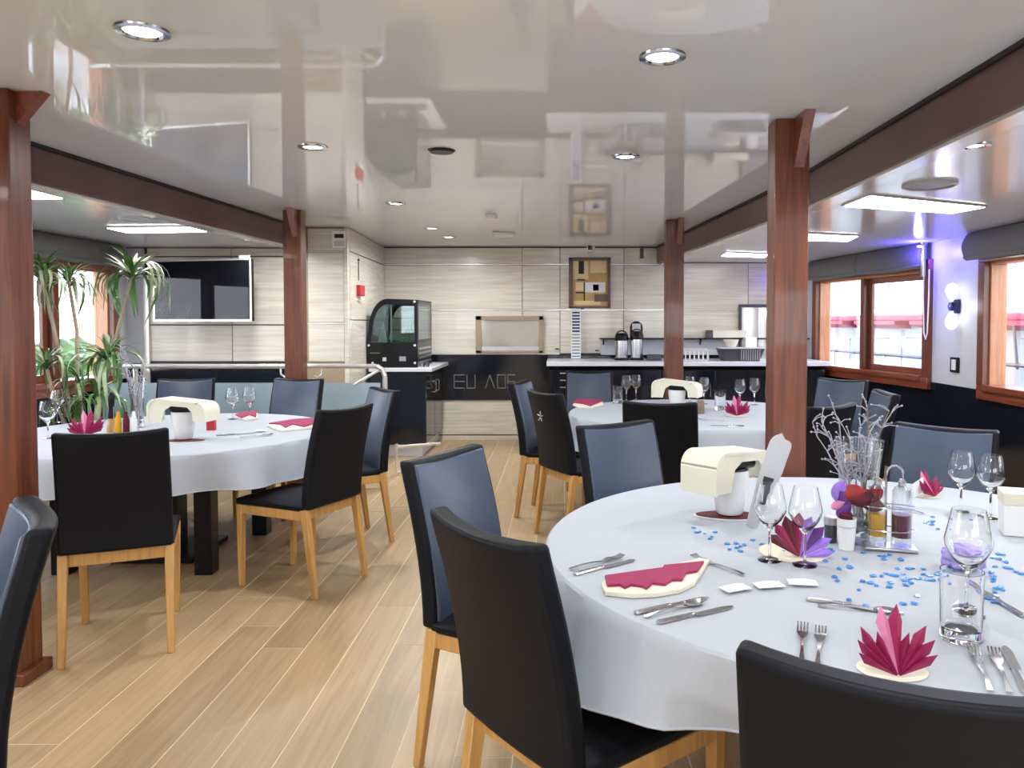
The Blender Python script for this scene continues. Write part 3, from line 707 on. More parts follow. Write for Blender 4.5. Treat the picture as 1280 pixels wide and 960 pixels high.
zignap([(752, 735), (756, 745), (775, 747), (790, 748.5), (820, 747), (850, 742), (868, 733), (887, 704), (874, 702), (830, 714), (757, 727)],
       [(756, 722), (759, 734), (775, 733), (781, 737), (789, 733), (803, 735), (808, 738), (816, 731), (832, 733), (840, 727), (853, 727), (858, 718), (872, 716), (880, 704), (830, 709), (828, 712)], 'burgundy and cream zigzag-folded napkin at the left of front table')
# purple and burgundy napkin behind the two glasses
c = T(992, 700); t = empty('purple_napkin', (c.x+.02, c.y+.07, TZ+.001), 0, 'purple and dark burgundy napkin on cream paper behind two wine glasses', 'napkin')
MB().lathe([(0, 0), (.10, 0), (.10, .003), (0, .003)], 28).build('paper_base', 'creamnap', t)
for k, (a0, mm, l) in enumerate(((-60, 'dburg', .11), (-40, 'burg', .12), (-22, 'dburg', .13), (-4, 'burg', .135), (14, 'purple', .13), (32, 'dpurple', .125), (50, 'purple', .115), (70, 'purple', .10))):
    a = R(a0); b = R(a0+19); am = (a+b)/2; tl = R(60)
    def q(r_, an, dz=0): return Vector((r_*math.sin(an), -.06 + r_*math.cos(an)*math.cos(tl) - dz, .004+r_*math.cos(an)*math.sin(tl)))
    MB().prism([q(.004, a), q(.004, b), q(l*.8, b), q(l, am, .012), q(l*.8, a)], (0, -.002, .001)).build('pleat', mm, t, smooth=False)
# covered pot
p = T(912, 646); leafn = once(ST, 'boat', f_leafnap, (p.x, p.y, TZ+.001), R(-6), 'dark burgundy boat-shaped napkin under the covered pot, front table', 'boat napkins')
pot0 = once(ST, 'pot', f_potcover, (p.x, p.y, TZ+.011), R(42), 'white pot with cream arched cover on front table before the thick post', 'covered pots')
# leaning scoop
t = empty('steel_server', (T(938, 652).x, T(938, 652).y, TZ+.002), 0, 'long pale steel server leaning upright beside the covered pot', 'serving tool')
def srv(u, v, o): 
    wd_ = .022 + .026*min(1, v*1.6) if v < .90 else .048*math.sqrt(max(.02, 1-((v-.90)/.10)**2))
    return Vector(((u-.5)*wd_*1.5 + -.02 + .12*v, -.09+.05*v + o, .30*v + (u-.5)*-.02))
MB().slab(lambda u, v: srv(u, v, 0), lambda u, v: srv(u, v, .006), 3, 40).build('blade', 'lgrey', t)
MB().slab(lambda u, v: srv(u*.5+.25, .25+v*.3, -.002), lambda u, v: srv(u*.5+.25, .25+v*.3, .0), 1, 3).build('slot', 'ink', t)
# cruet set
p = T(1112, 686); t = empty('cruet_set', (p.x, p.y, TZ+.001), R(-15), 'wire-handled cruet set with dark red vinegar and yellow oil', 'cruet set')
MB().cbox((0, 0, .006), (.15, .075, .010)).build('tray', 'brushed', t, bevel=.003)
for dx, mm, nm, s in ((.032, 'wine', 'vinegar', 1), (-.036, 'oil', 'oil', .95)):
    b = MB().lathe([(0, .013), (.029*s, .013), (.030*s, .11), (.027*s, .185), (.012, .19), (.012, .195), (.024*s, .185)], 24, (dx, 0, 0)).build('bottle', 'thin', t)
    MB().lathe([(0, .040), (.0275*s, .040), (.0275*s, .108), (0, .108)], 24, (dx, 0, 0)).build(nm, mm, b)
    MB().lathe([(0, .19), (.010, .19), (.012, .205), (.006, .215), (0, .215)], 16, (dx, 0, 0)).build('stopper', 'steel', b)
MB().tube([(-.012, 0, .011), (-.012, 0, .225)] + [(.012-.024*math.cos(R(180*k/8)), 0, .225+.03*math.sin(R(180*k/8))) for k in range(9)] + [(.036, 0, .20)], .0035, 8).build('handle', 'steel', t)
for z in (.06, .13): MB().tube([(.075*math.cos(a), .036*math.sin(a), z) for a in [R(15*k) for k in range(25)]], .002, 6).build('wire_hoop', 'steel', t)
# cup and shaker
p = T(1058, 686); t = empty('small_cup', (p.x, p.y, TZ+.001), 0, 'small plain white cup before the glass vase', 'cup')
MB().lathe([(0, 0), (.023, 0), (.029, .095), (.0265, .095), (.021, .006), (0, .006)], 24).build('body', 'white', t); MB().lathe([(.0276, .068), (.0284, .070), (.028, .073)], 24).build('band', 'lgrey', t)
p = T(1038, 677); t = empty('toothpick_jar', (p.x, p.y, TZ+.001), 0, 'small dark ribbed jar left of the small white cup', 'jar')
MB().lathe([(0, 0), (.019, 0), (.019, .07), (.017, .075), (0, .075)], 16).build('body', 'dgrey', t); MB().lathe([(.0195, .055), (.021, .057), (.021, .078), (0, .082)], 16).build('lid', 'brushed', t)
# vase with stones, twigs, petals
def vase(px, py, label, tw=9, hz=.36, seed=3, petals=True, rad=.062):
    p = T(px, py); rn = random.Random(seed)
    t = empty('glass_vase', (p.x, p.y, TZ+.001), 0, label, 'vase')
    H = .32
    MB().lathe([(0, 0), (rad*.85, 0), (rad*.9, .004), (rad*.85, .12), (rad*.95, .20), (rad*1.2, H), (rad*1.18, H)], 32).build('vase_body', 'thin', t)
    bm_ = []
    for k in range(26):
        a = rn.random()*6.28; r_ = rad*.60*math.sqrt(rn.random()); z = .022+.012*(k//5)
        m = MB(); bmesh.ops.create_icosphere(m.bm, subdivisions=1, radius=rn.uniform(.010, .016), matrix=Matrix.Translation((r_*math.cos(a), r_*math.sin(a), z)) @ Matrix.Diagonal((1, 1, .75, 1)))
        m.build('stone', 'palestone' if k in (25, 22) else 'stone', t)
    for k in range(tw):
        a = rn.random()*6.28; lean = rn.uniform(.05, .15); h = rn.uniform(.75, 1.0)*(hz+.02); pts = []
        bx, by = rn.uniform(-.02, .02), rn.uniform(-.02, .02)
        for i in range(8):
            s = i/7; pts.append(Vector((bx+lean*s**1.5*math.cos(a)+rn.uniform(-.008, .008), by+lean*s**1.5*math.sin(a)*.7+rn.uniform(-.008, .008), .06+h*s)))
        pts[0] = Vector((bx, by, .05))
        tg = MB().tube(pts, [.0035-.0003*i for i in range(8)], 6).build('twig', 'browntwig' if k % 4 == 0 else 'twig', t)
        sm_ = MB()
        for i in (3, 4, 5, 6, 7):
            for _ in range(2):
                d = Vector((rn.uniform(-1, 1), rn.uniform(-1, 1), rn.uniform(.1, 1))).normalized(); e = pts[i]+d*rn.uniform(.03, .06)
                sm_.tube([pts[i], (pts[i]+e)/2+Vector((0, 0, .006)), e], [.0018, .0014, .001], 4)
                bmesh.ops.create_icosphere(sm_.bm, subdivisions=1, radius=.0035, matrix=Matrix.Translation(e))
        sm_.build('side_sprig', 'twig', tg)['kind'] = 'stuff'
    if petals:
        for (dx, dz, s, mm, ry) in ((-.085, .175, .034, 'purple', 20), (-.075, .15, .028, 'dpurple', -20), (-.045, .165, .042, 'red', 75), (-.010, .15, .045, 'dburg', 85), (.028, .165, .034, 'red', 10), (-.070, .115, .03, 'dpurple', 40), (-.06, .09, .03, 'dburg', -60), (.02, .13, .035, 'dburg', 100), (-.09, .13, .022, 'pink', 60)):
            rot = Matrix.Translation((dx, -.075, dz)) @ Matrix.Rotation(R(ry), 4, 'Y')
            def pf(u, v, o): 
                wv = math.sin(math.pi*min(1, v*1.02+.0))**.6
                return rot @ Vector(((u-.5)*s*1.3*wv, .35*s*((u-.5)**2*4) - .3*s*v*v + o, (v-.5)*2*s))
            MB().slab(lambda u, v: pf(u, v, 0), lambda u, v: pf(u, v, .0012), 4, 8).build('petal', mm, t)
        MB().tube([(-.03, -.02, .03), (-.05, -.05, .10), (-.06, -.07, .15)], .0025, 5).build('flower_stem', 'browntwig', t)
    return t
vase(1072, 676, 'clear glass vase of grey stones, silver twigs and purple and red petals', 11, .36)
# cutlery
fg = 'forks on the front table'; kg = 'knives on the front table'
lay('fork', f_fork, (1002, 829), (1004, 770), 'left fork of the pair left of the fan napkin', fg); lay('fork', f_fork, (1022, 834), (1028, 767), 'right fork of the pair left of the fan napkin', fg)
lay('fork', f_fork, (1238, 866), (1210, 800), 'fork beside the tumbler, left one of the right-hand setting', fg); lay('fork', f_fork, (1262, 868), (1236, 802), 'fork between the other fork and the knife, right setting', fg)
lay('knife', f_knife, (1283, 868), (1254, 810), 'knife at the right end of the right-hand setting', kg)
lay('knife', f_knife, (1008, 750), (1142, 769), 'long knife laid crosswise above the fan napkin', kg); lay('spoon', f_spoon, (1022, 758), (1135, 768), 'thin spoon lying below the crosswise knife')
lay('knife', f_knife, (794, 768), (902, 743), 'upper knife of the three pieces before the burgundy napkin', kg); lay('spoon', f_spoon, (806, 773), (900, 747), 'spoon between the two knives before the burgundy napkin'); lay('knife', f_knife, (822, 780), (930, 755), 'lower knife of the three pieces before the burgundy napkin', kg)
lay('fork', f_fork, (712, 713), (793, 694), 'fork left of the zigzag-folded napkin', fg); lay('knife', f_knife, (718, 719), (808, 696), 'knife just below the fork left of the zigzag napkin', kg)
lay('fork', f_fork, (930, 720), (864, 697), 'fork behind the zigzag-folded napkin, pointing left', fg)
lay('spoon', f_spoon, (1155, 643), (1108, 634), 'spoon lying by the cruet set towards the fan napkin'); lay('knife', f_knife, (1280, 772), (1226, 740), 'knife right of the tumbler pointing away', kg)
def sachet(px, py, rz, lb):
    p = T(px, py)
    if 'sachet' not in ST:
        def fn(s): return lambda u, v: Vector(((u-.5)*.075, (v-.5)*.045, .008+s*.0075*(math.sin(math.pi*u)*math.sin(math.pi*v))**.6))
        ST['sachet'] = tag(MB().slab(fn(-1), fn(1), 8, 6).build('sachet', 'paper', None), lb, 'sachet', 'white sachets'); o = ST['sachet']
    else: o = dup(ST['sachet'], None, None, lb)
    o.location = (p.x, p.y, TZ); o.rotation_euler = (0, 0, R(rz))
sachet(961, 734, 10, 'small white sachet, left of the two behind the crosswise knife'); sachet(1003, 731, -8, 'small white sachet, right of the two behind the crosswise knife'); sachet(919, 738, 25, 'small white sachet beside the three laid cutlery pieces')
# napkin pocket card at right edge
p = T(1290, 668); t = empty('card_box', (p.x, p.y, TZ+.001), R(-20), 'white and beige open card box at the right edge of front table', 'box')
MB().box(-.09, .09, -.05, .05, 0, .10).build('body', 'paper', t, bevel=.003); MB().box(-.093, .093, -.053, .053, .10, .14).build('rim', 'creamnap', t, bevel=.003)
# white folded card behind the cruet
p = T(1150, 640); o = MB().prism([(0, 0, 0), (.045, .02, .02), (.045, .02, .075), (0, 0, .055)], (.003, -.004, 0)).build('folded_card', 'paper'); o.location = (T(1141, 622).x, T(1141, 622).y, TZ+.001); tag(o, 'small white folded card standing behind the cruet set', 'card')
# confetti
rc = random.Random(5); cf = None
cl = [((1105, 725), (60, 22), 34), ((1150, 718), (28, 8), 14), ((885, 665), (25, 7), 7), ((930, 682), (40, 12), 10), ((1255, 716), (30, 28), 20), ((1160, 655), (25, 10), 8), ((1060, 690), (60, 12), 10), ((1240, 745), (25, 15), 8)]
tabc = Vector((.985, 2.37))
for (cx, cyy), (sx, sy), n in cl:
    for _ in range(n):
        p = T(cx+rc.gauss(0, sx*.6), cyy+rc.gauss(0, sy*.6))
        if (Vector((p.x, p.y))-tabc).length > .95: continue
        if cf is None:
            m = MB(); m.prism([(-.007, -.003, .0), (0, -.007, .002), (.007, -.002, .0), (.005, .006, .0015), (-.004, .006, .0)], (0, 0, .0025))
            o = cf = m.build('confetti_piece', 'confetti', None, smooth=False); tag(cf, 'small shiny blue confetti piece on the front tablecloth', 'confetti', 'blue confetti scattered on the front tablecloth')
        else: o = cf.copy(); COL.objects.link(o)
        o.location = (p.x, p.y, TZ+.001); o.rotation_euler = (0, 0, rc.random()*6.28); s = rc.uniform(.8, 1.4); o.scale = (s, s, 1)

# ---- left table
def put(key, fn, px, py, rz, lb, g=None, sc_=None):
    p = T(px, py); return once(ST, key, fn, (p.x, p.y, TZ+.001), rz, lb, g, sc_)
lg = 'wine glasses on the left table'
put('wine', f_wine, 291, 524, 0, 'left one of two wine glasses by the bluish chair, left table', lg); put('wine', f_wine, 312, 522, 0, 'right one of two wine glasses by the bluish chair, left table', lg)
put('wine', f_wine, 72, 528, 0, 'wine glass beside the near left post on left table', lg); put('wine', f_wine, 60, 548, 0, 'wine glass nearest the mahogany post on left table', lg)
put('boat', f_leafnap, 230, 552, R(5), 'dark burgundy napkin under the covered pot, left table', 'boat napkins')
p = T(230, 551); q = dup(pot0, (p.x, p.y, TZ+.011), R(-8), 'white pot with cream arched cover on the left table')
put('fan', f_fan, 108, 545, R(20), 'burgundy fan napkin on the left table beside the pepper mill', 'fan napkins', 1.1)
p = T(140, 540); t = empty('pepper_mill', (p.x, p.y, TZ+.001), 0, 'dark pepper mill with pale wooden bottom on the left table', 'pepper mill')
MB().lathe([(0, 0), (.028, 0), (.030, .02), (.020, .06), (.022, .085), (0, .085)], 20).build('base', 'beech', t); MB().lathe([(0, .085), (.021, .085), (.015, .15), (.019, .20), (.022, .225), (.012, .245), (0, .25)], 20).build('top', 'black', t)
p = T(158, 543); t = empty('condiment_stand', (p.x, p.y, TZ+.001), R(10), 'steel condiment stand with bottles by the pepper mill', 'condiment stand')
MB().cbox((0, 0, .005), (.15, .09, .01)).build('tray', 'steel', t, bevel=.003)
for k, (dx, mm) in enumerate(((-.045, 'oil'), (0, 'wine'), (.045, 'white'))): MB().lathe([(0, .01), (.019, .01), (.019, .09), (.009, .12), (.009, .14), (0, .14)], 16, (dx, 0, 0)).build('bottle', mm, t)
MB().tube([(-.07, 0, .01), (-.07, 0, .17), (.07, 0, .17), (.07, 0, .01)], .003, 6).build('handle', 'steel', t)
vase(172, 534, 'glass vase with tall bare dark twigs on the left table', 7, .46, 9, False, .045)
zignap([(334, 533), (342, 537), (352, 540), (372, 538), (390, 536), (394, 528), (372, 526), (340, 531)], [(336, 530), (350, 531), (356, 535), (366, 531), (380, 534), (394, 530), (396, 523), (366, 525)], 'burgundy and cream zigzag napkin at the right of left table')
zignap([(294, 522), (306, 526), (322, 524), (322, 518), (306, 519)], [(294, 519), (302, 523), (312, 519), (320, 522), (321, 514), (308, 515)], 'small burgundy napkin behind, beside the two glasses on left table')
put('knife', f_knife, 270, 545, R(-60), 'knife in the middle of left table', 'knives on left table'); put('fork', f_fork, 300, 548, R(-50), 'fork beside the lone knife on left table'); put('sachet', None, 325, 540, R(20), 'white sachet on the left table'); 
put('tumbler', f_tumbler, 85, 520, 0, 'clear tumbler on left table behind fan napkin')
p = T(258, 538); o = MB().prism([(0, 0, 0), (.05, .0, 0), (.05, 0, .07), (0, 0, .07)], (0, .03, 0)).build('red_card', 'redbox'); o.location = (p.x, p.y, TZ+.001); tag(o, 'small red card standing right of the covered pot, left table', 'card')

# ---- far right table
rg = 'wine glasses on the far right table'
for px, py, lb in ((783, 501, 'left one of the wine glasses beside the far bluish chair'), (795, 500, 'right one of the wine glasses beside the far bluish chair'), (862, 503, 'wine glass behind the cream cover, far right table'), (880, 505, 'wine glass just right of the cream cover'),
                   (925, 508, 'wine glass left of the pair near the thick post'), (943, 506, 'wine glass closest to the thick post, far right table')):
    put('wine', f_wine, px, py, 0, lb, rg)
p = T(846, 515); dup(pot0, (p.x, p.y, TZ+.011), R(-25), 'white pot with cream arched cover on the far right table'); put('boat', f_leafnap, 846, 515, 0, 'dark napkin under covered pot, far right table', 'boat napkins')
put('fan', f_fan, 921, 520, R(-10), 'burgundy fan napkin on the far right table', 'fan napkins', 1.05)
zignap([(716, 507), (724, 511), (740, 511), (755, 507), (752, 502), (722, 501)], [(716, 504), (728, 505), (738, 508), (750, 503), (755, 500), (722, 499)], 'flat zigzag napkin at the left edge of far right table')
put('fork', f_fork, 905, 527, R(60), 'fork on far right table near its front edge'); put('knife', f_knife, 930, 533, R(80), 'knife on far right table near the thick post'); put('tumbler', f_tumbler, 772, 504, 0, 'clear tumbler behind napkin, far right table')
put('tumbler', f_tumbler, 900, 512, 0, 'clear tumbler beside fan napkin, far right table')
p = T(876, 517); t = MB().cbox((0, 0, .05), (.05, .04, .10)).build('wooden_block', 'browntwig', bevel=.004); t.location = (p.x, p.y, TZ+.001); tag(t, 'small brown wooden holder right of the cream cover', 'holder')

# ------------------------------------------------------------------ left counter with display cabinet
CT = .955
X0, X1, Y0, Y1 = -2.04, -1.435, 8.2, 9.37
t = empty('bar_cabinet', ((X0+X1)/2, (Y0+Y1)/2, 0), 0, 'black-fronted bar cabinet under the glass display case', 'cabinet')
ox, oy = (X0+X1)/2, (Y0+Y1)/2
def cb(n, m, x0, x1, y0, y1, z0, z1, par=t, bv=.003): return MB().box(x0-ox, x1-ox, y0-oy, y1-oy, z0, z1).build(n, m, par, bevel=bv, seg=1)
cb('body', 'black', X0, X1-.02, Y0+.02, Y1, .13, CT-.04); cb('end_panel', 'wains', X0, X1, Y0, Y0+.018, .13, CT-.04); cb('plinth', 'lgrey', X0, X1-.05, Y0+.03, Y1, 0, .13)
for a, b in ((Y0+.03, 8.78), (8.79, Y1-.01)):
    d = cb('door', 'wains', X1-.018, X1, a, b, .14, CT-.05)
    yy = b-.10 if a < 8.5 else a+.10
    MB().tube([(X1-ox, yy-oy, .78), (X1-ox+.03, yy-oy, .775), (X1-ox+.03, yy-oy, .66), (X1-ox, yy-oy, .655)], .007, 8).build('handle', 'steel', d)
o = MB().box(X0, X1+.07, Y0-.03, Y1, CT-.04, CT).build('worktop', 'counter', bevel=.004); tag(o, 'white worktop slab carrying the glass display case', 'worktop')
# display case: curved black framed glass case
dx0, dx1, dy0, dy1 = -2.085, -1.53, 8.25, 9.15
t = empty('display_case', ((dx0+dx1)/2, (dy0+dy1)/2, CT), 0, 'black glass display case with curved front on the worktop', 'display case')
w2, d2 = (dx1-dx0)/2, (dy1-dy0)/2; H = .76
arc = [(-w2+.03, 0), (-w2, .28)] + [(-w2+.03+.20*(1-math.cos(R(90*k/8))), .40+.34*math.sin(R(90*k/8))) for k in range(9)] + [(w2, H-.03), (w2, 0)]
def ring(y0_, y1_, nm):
    m = MB(); ins = [(x*.86+.004, .27+(z-.27)*.88 if z > .27 else .27) for x, z in arc]
    for i in range(len(arc)):
        j = (i+1) % len(arc); a, b = arc[i], arc[j]; c, e = ins[j], ins[i]
        if Vector((a[0]-b[0], a[1]-b[1])).length < 1e-4: continue
        try: m.prism([(a[0], y0_, a[1]), (b[0], y0_, b[1]), (c[0], y0_, c[1]+1e-4), (e[0], y0_, e[1])], (0, y1_-y0_, 0))
        except ValueError: pass
    return m.build(nm, 'black', t, smooth=False)
ring(-d2, -d2+.02, 'front_frame'); ring(d2-.02, d2, 'rear_frame')
MB().box(-w2+.02, w2, -d2+.02, d2-.02, 0, .27).build('base', 'black', t, bevel=.004)
gl = [(x*.86+.004, .27+(z-.27)*.88) for x, z in arc if z > .27]
gl = [(-w2*.88, .27)] + gl + [(w2*.86, .27)]
m = MB(); m.prism([(x, -d2+.008, z) for x, z in gl], (0, .004, 0)); m.build('side_glass', 'caseglass', t, smooth=False)
m = MB()
for a, b in zip(arc[1:-2], arc[2:-1]): m.prism([(a[0], -d2+.02, a[1]), (b[0], -d2+.02, b[1]), (b[0]*.985, -d2+.02, b[1]-.004), (a[0]*.985, -d2+.02, a[1]-.004)], (0, 2*d2-.04, 0))
m.build('curved_glass', 'caseglass', t)
MB().box(w2-.01, w2, -d2+.06, d2-.06, .29, H-.07).build('door_glass', 'caseglass', t)
for k, (a, b, c, e) in enumerate(((-d2+.02, -d2+.06, .27, H-.04), (d2-.06, d2-.02, .27, H-.04), (-d2+.02, d2-.02, .27, .30), (-d2+.02, d2-.02, H-.07, H-.04))):
    MB().box(w2-.018, w2+.002, a, b, c, e).build('door_frame', 'dgrey', t)
for z in (.40, .53): MB().box(-w2+.06, w2-.03, -d2+.04, d2-.04, z, z+.006).build('shelf', 'caseglass', t)
MB().box(-.02, -.005, -d2+.025, -d2+.04, .27, .68).build('light_bar', 'strip', t)
for x, z in ((-w2+.03, .24), (w2-.03, .24), (w2-.03, H-.05), (-w2+.07, .05), (w2-.03, .05)): MB().lathe([(0, 0), (.013, 0), (.013, .006), (0, .008)], 12).build('bolt_cap', 'strip', t).matrix_local = Matrix.Translation((x, -d2-.001, z)) @ Matrix.Rotation(R(90), 4, 'X')
MB().box(-.10, -.06, -d2-.004, -d2+.02, .07, .11).build('switch', 'lgrey', t); MB().box(.08, .15, -d2-.004, -d2+.02, .07, .12).build('display', 'grey', t)
MB().box(-w2+.04, -w2+.15, -d2-.004, -d2+.02, .155, .16).build('maker_line', 'tan', t)
for k in range(4): MB().box(w2, w2+.004, -d2+.08, d2-.08, .04+.05*k, .06+.05*k).build('vent_slat', 'brushed', t)
# things in the case
p = Vector((-1.86, 8.6, CT+.27)); o = MB().prism([(0, 0, 0), (.10, .02, 0), (.06, .01, .22)], (0, .01, 0)).build('white_card', 'paper'); o.location = (-2.0, 8.42, CT+.271); tag(o, 'white folded card inside the display case', 'card')
for k, (x, mm) in enumerate(((-1.76, 'gold2'), (-1.71, 'cream'), (-1.66, 'gold2'), (-1.61, 'white'))):
    o = MB().lathe([(0, 0), (.02, 0), (.02, .14), (.008, .17), (.008, .20), (0, .20)], 14, ).build('case_bottle', mm); o.location = (x, 8.55, CT+.271); tag(o, 'pale bottle inside the display case, %s from its glass door' % ('fourth', 'third', 'second', 'first')[k], 'bottle', 'bottles in the display case')
p = onY(536, 446, 8.30); 
for k, dx in enumerate((0, .07)):
    o = MB().lathe([(0, 0), (.02, 0), (.022, .05), (0, .05)], 14).build('small_shaker', 'steel'); o.location = (-1.47+dx*.6, 8.22+.03*k, CT+.001); tag(o, 'small steel shaker on the worktop corner, ' + ('nearer the display case' if k == 0 else 'nearer the edge'), 'shaker')

# steel rail frame before counter / stair
t = empty('balustrade', (-2.8, 6.7, 0), 0, 'pale metal balustrade with frosted bluish glass before the television wall', 'railing')
def bl(n, m, pts, r, par=t): return MB().tube([(x+2.8, y-6.7, z) for x, y, z in pts], r, 10).build(n, m, par)
bl('handrail', 'alu', [(-4.05, 6.7, 1.06), (-1.60, 6.7, 1.06)], .022)
for x in (-1.53,): bl('post', 'alu', [(x, 6.7, 0), (x, 6.7, .97)], .022)
bl('post', 'alu', [(-3.72, 6.72, 0), (-3.72, 6.72, 1.06)], .022)
bl('bend', 'alu', [(-1.53, 6.7, .97), (-1.55, 6.7, 1.03), (-1.60, 6.7, 1.06)], .022)
bl('brace', 'alu', [(-1.80, 6.7, .90), (-1.56, 6.7, 1.04)], .014)
for x, s in ((-2.42, -1), (-2.10, 1)):
    bl('bracket', 'alu', [(x+.02*s, 6.7, 1.04), (x+.02*s, 6.7, .99), (x-.02*s, 6.7, .96), (x-.05*s, 6.7, .98), (x-.06*s, 6.7, .90)], .010)
for a, b in ((-4.0, -3.75), (-3.69, -2.43), (-2.40, -1.57)):
    MB().box(a+2.8, b+2.8, -.006, .006, .10, .915).build('glass_panel', 'railglass', t)
t = empty('stair_rail', (-1.3, 7.2, 0), 0, 'low pale metal stair rail standing before the bar cabinet', 'railing')
for z, y in ((.27, 7.2), (.03, 7.0)): MB().tube([(-.24, .0, z), (-.05, .1, z), (.14, .2, z)], .014, 8).build('rail', 'alu', t)
MB().tube([(-.24, 0, 0), (-.24, 0, .30)], .014, 8).build('upright', 'alu', t)

# ------------------------------------------------------------------ right counter
CY = 8.64
t = empty('serving_counter', (1.5, 9.0, 0), 0, 'long black serving counter base below the white worktop', 'counter')
MB().box(-1.63, 1.5, -.30, .36, 0.02, CT-.05).build('body', 'black', t, bevel=.003)
MB().box(-1.63, -1.60, -.34, .36, 0, CT-.05).build('end_panel', 'black', t)
for k in range(5):
    a = -1.58+.62*k; d = MB().box(a, a+.60, -.32, -.30, .1, CT-.06).build('door', 'wains', t, bevel=.003)
    MB().tube([(a+.54, -.32, .60), (a+.54, -.345, .60), (a+.54, -.345, .75), (a+.54, -.32, .75)], .006, 6).build('handle', 'steel', d)
for z in (.86, .78, .70): MB().box(-1.50, -1.36, -.325, -.319, z, z+.012).build('drawer_line', 'brushed', t)
o = MB().box(-.15, 3.03, CY-.04, BACK-.02, CT-.005, CT+.045).build('worktop', 'counter', bevel=.004); tag(o, 'long white serving worktop along the back wall', 'worktop')
CT2 = CT+.046
def onw(px, y=8.95): return (px-700)/960*y
def airpot(px, h, label, y=8.98):
    t = empty('airpot', (onw(px, y), y, CT2), 0, label, 'coffee pot', 'steel airpots')
    s = h/.33
    MB().lathe([(0, 0), (.082, 0), (.085, .02), (.080, .03), (0, .03)], 28).build('base', 'black', t)
    MB().lathe([(.074, .03), (.076, .03), (.076, .25*s), (.07, .255*s), (0, .255*s)], 28).build('steel_body', 'steel', t)
    MB().lathe([(.080, .25*s), (.082, .26*s), (.078, .31*s), (.05, .345*s), (0, .35*s)], 28).build('lid', 'black', t)
    MB().cbox((0, -.082, .27*s), (.05, .04, .03)).build('spout', 'black', t, bevel=.006)
    MB().tube([(-.07, 0, .30*s)] + [(-.07*math.cos(R(180*k/8)), 0, .30*s+.07*math.sin(R(180*k/8))) for k in range(1, 8)] + [(.07, 0, .30*s)], .008, 6).build('handle', 'black', t)
    return t
airpot(777, .30, 'shorter steel airpot with black top, left one on the serving worktop'); 
a2 = airpot(796, .32, 'steel airpot with black arched lid cover, right one on the serving worktop')
hm = [(-.075, .27), (-.075, .38)] + [(-.075*math.cos(R(180*k/10)), .38+.075*math.sin(R(180*k/10))) for k in range(11)] + [(.075, .27)]
MB().prism([(x, .05, z) for x, z in hm], (0, .03, 0)).build('hood', 'black', a2); MB().cbox((0, .046, .37), (.10, .006, .11)).build('label_plate', 'lgrey', a2, bevel=.004)
t = MB().cbox((0, 0, .035), (.16, .12, .07)).build('black_tray', 'dgrey', bevel=.01); t.location = (onw(817), 8.9, CT2); tag(t, 'small dark tray right of the airpots', 'tray')
# clear crate
t = empty('plastic_crate', (onw(868, 8.85), 8.85, CT2), R(-8), 'pale slatted plastic crate on worktop right of the slim post', 'crate')
MB().box(-.16, .16, -.09, .09, 0, .012).build('base', 'lgrey', t)
for y in (-.09, .09):
    MB().box(-.165, .165, y-.006, y+.006, .11, .14).build('rim', 'lgrey', t)
    for k in range(7): MB().box(-.155+.05*k, -.145+.05*k, y-.004, y+.004, .012, .11).build('slat', 'white', t)
for x in (-.16, .16): MB().box(x-.006, x+.006, -.09, .09, .012, .14).build('end', 'grey', t)
# black ribbed bin
t = empty('cutlery_bin', (onw(925, 8.85), 8.85, CT2), 0, 'dark ribbed cutlery bin on the worktop beside thick post', 'bin')
MB().hexa([(-.20,-.12,0),(.20,-.12,0),(.20,.12,0),(-.20,.12,0)], [(-.25,-.15,.14),(.25,-.15,.14),(.25,.15,.14),(-.25,.15,.14)]).build('body', 'dgrey', t, bevel=.006)
MB().box(-.26, .26, -.16, .16, .14, .152).build('rim', 'lgrey', t, bevel=.004)
for k in range(9): MB().box(-.02+.026*k, -.010+.026*k, -.152, -.128, .01, .13).build('rib', 'grey', t)
t = empty('coffee_filters', (onw(914, 8.85), 8.85, CT2+.153), 0, 'bundle of pale paper filters on top of the dark bin', 'filter bundle')
MB().lathe([(0, 0), (.05, 0), (.09, .09), (.086, .09), (.046, .01), (0, .01)], 20).build('filter', 'creamnap', t); 
o = MB().cbox((0, 0, .06), (.13, .12, .12)).build('cup_box', 'white', bevel=.006); o.location = (onw(935, 8.85)+.03, 8.88, CT2+.153); tag(o, 'white box beside the paper filters on the dark bin', 'box')
# shelf and things on it
t = empty('wall_shelf', (1.9, 9.3, 1.235), 0, 'long thin black shelf on the back wall', 'shelf')
MB().box(-1.42, 1.1, -.07, .075, 0, .018).build('board', 'black', t, bevel=.002)
MB().box(-1.40, 1.08, .055, .085, -.19, 0).build('back_plate', 'lgrey', t)
for x in (-1.38, -.2, .8): MB().prism([(x, .07, -.08), (x, -.04, 0), (x, .07, 0)], (.012, 0, 0)).build('bracket', 'black', t)
o = MB().cbox((0, 0, .05), (.46, .13, .09)).build('long_box', 'cream', bevel=.003); o.location = (onw(908, 9.3), 9.3, 1.250); tag(o, 'long cream cardboard box on the black shelf', 'box')
MB().cbox((-.205, 0, .05), (.06, .135, .095)).build('dark_end', 'dgrey', o)
# framed glass-front cabinet near the post
t = empty('wall_mirror', (onw(942, 9.3), 9.33, 1.30), 0, 'dark-framed mirror on back wall half hidden by thick post', 'mirror')
MB().box(-.17, .25, .0, .03, -.35, .36).build('frame', 'dgrey', t, bevel=.004); MB().box(-.14, .22, -.006, .0, -.32, .32).build('glass', 'mirror', t)
MB().box(.06, .08, -.016, -.006, -.32, .32).build('bar', 'alu', t)

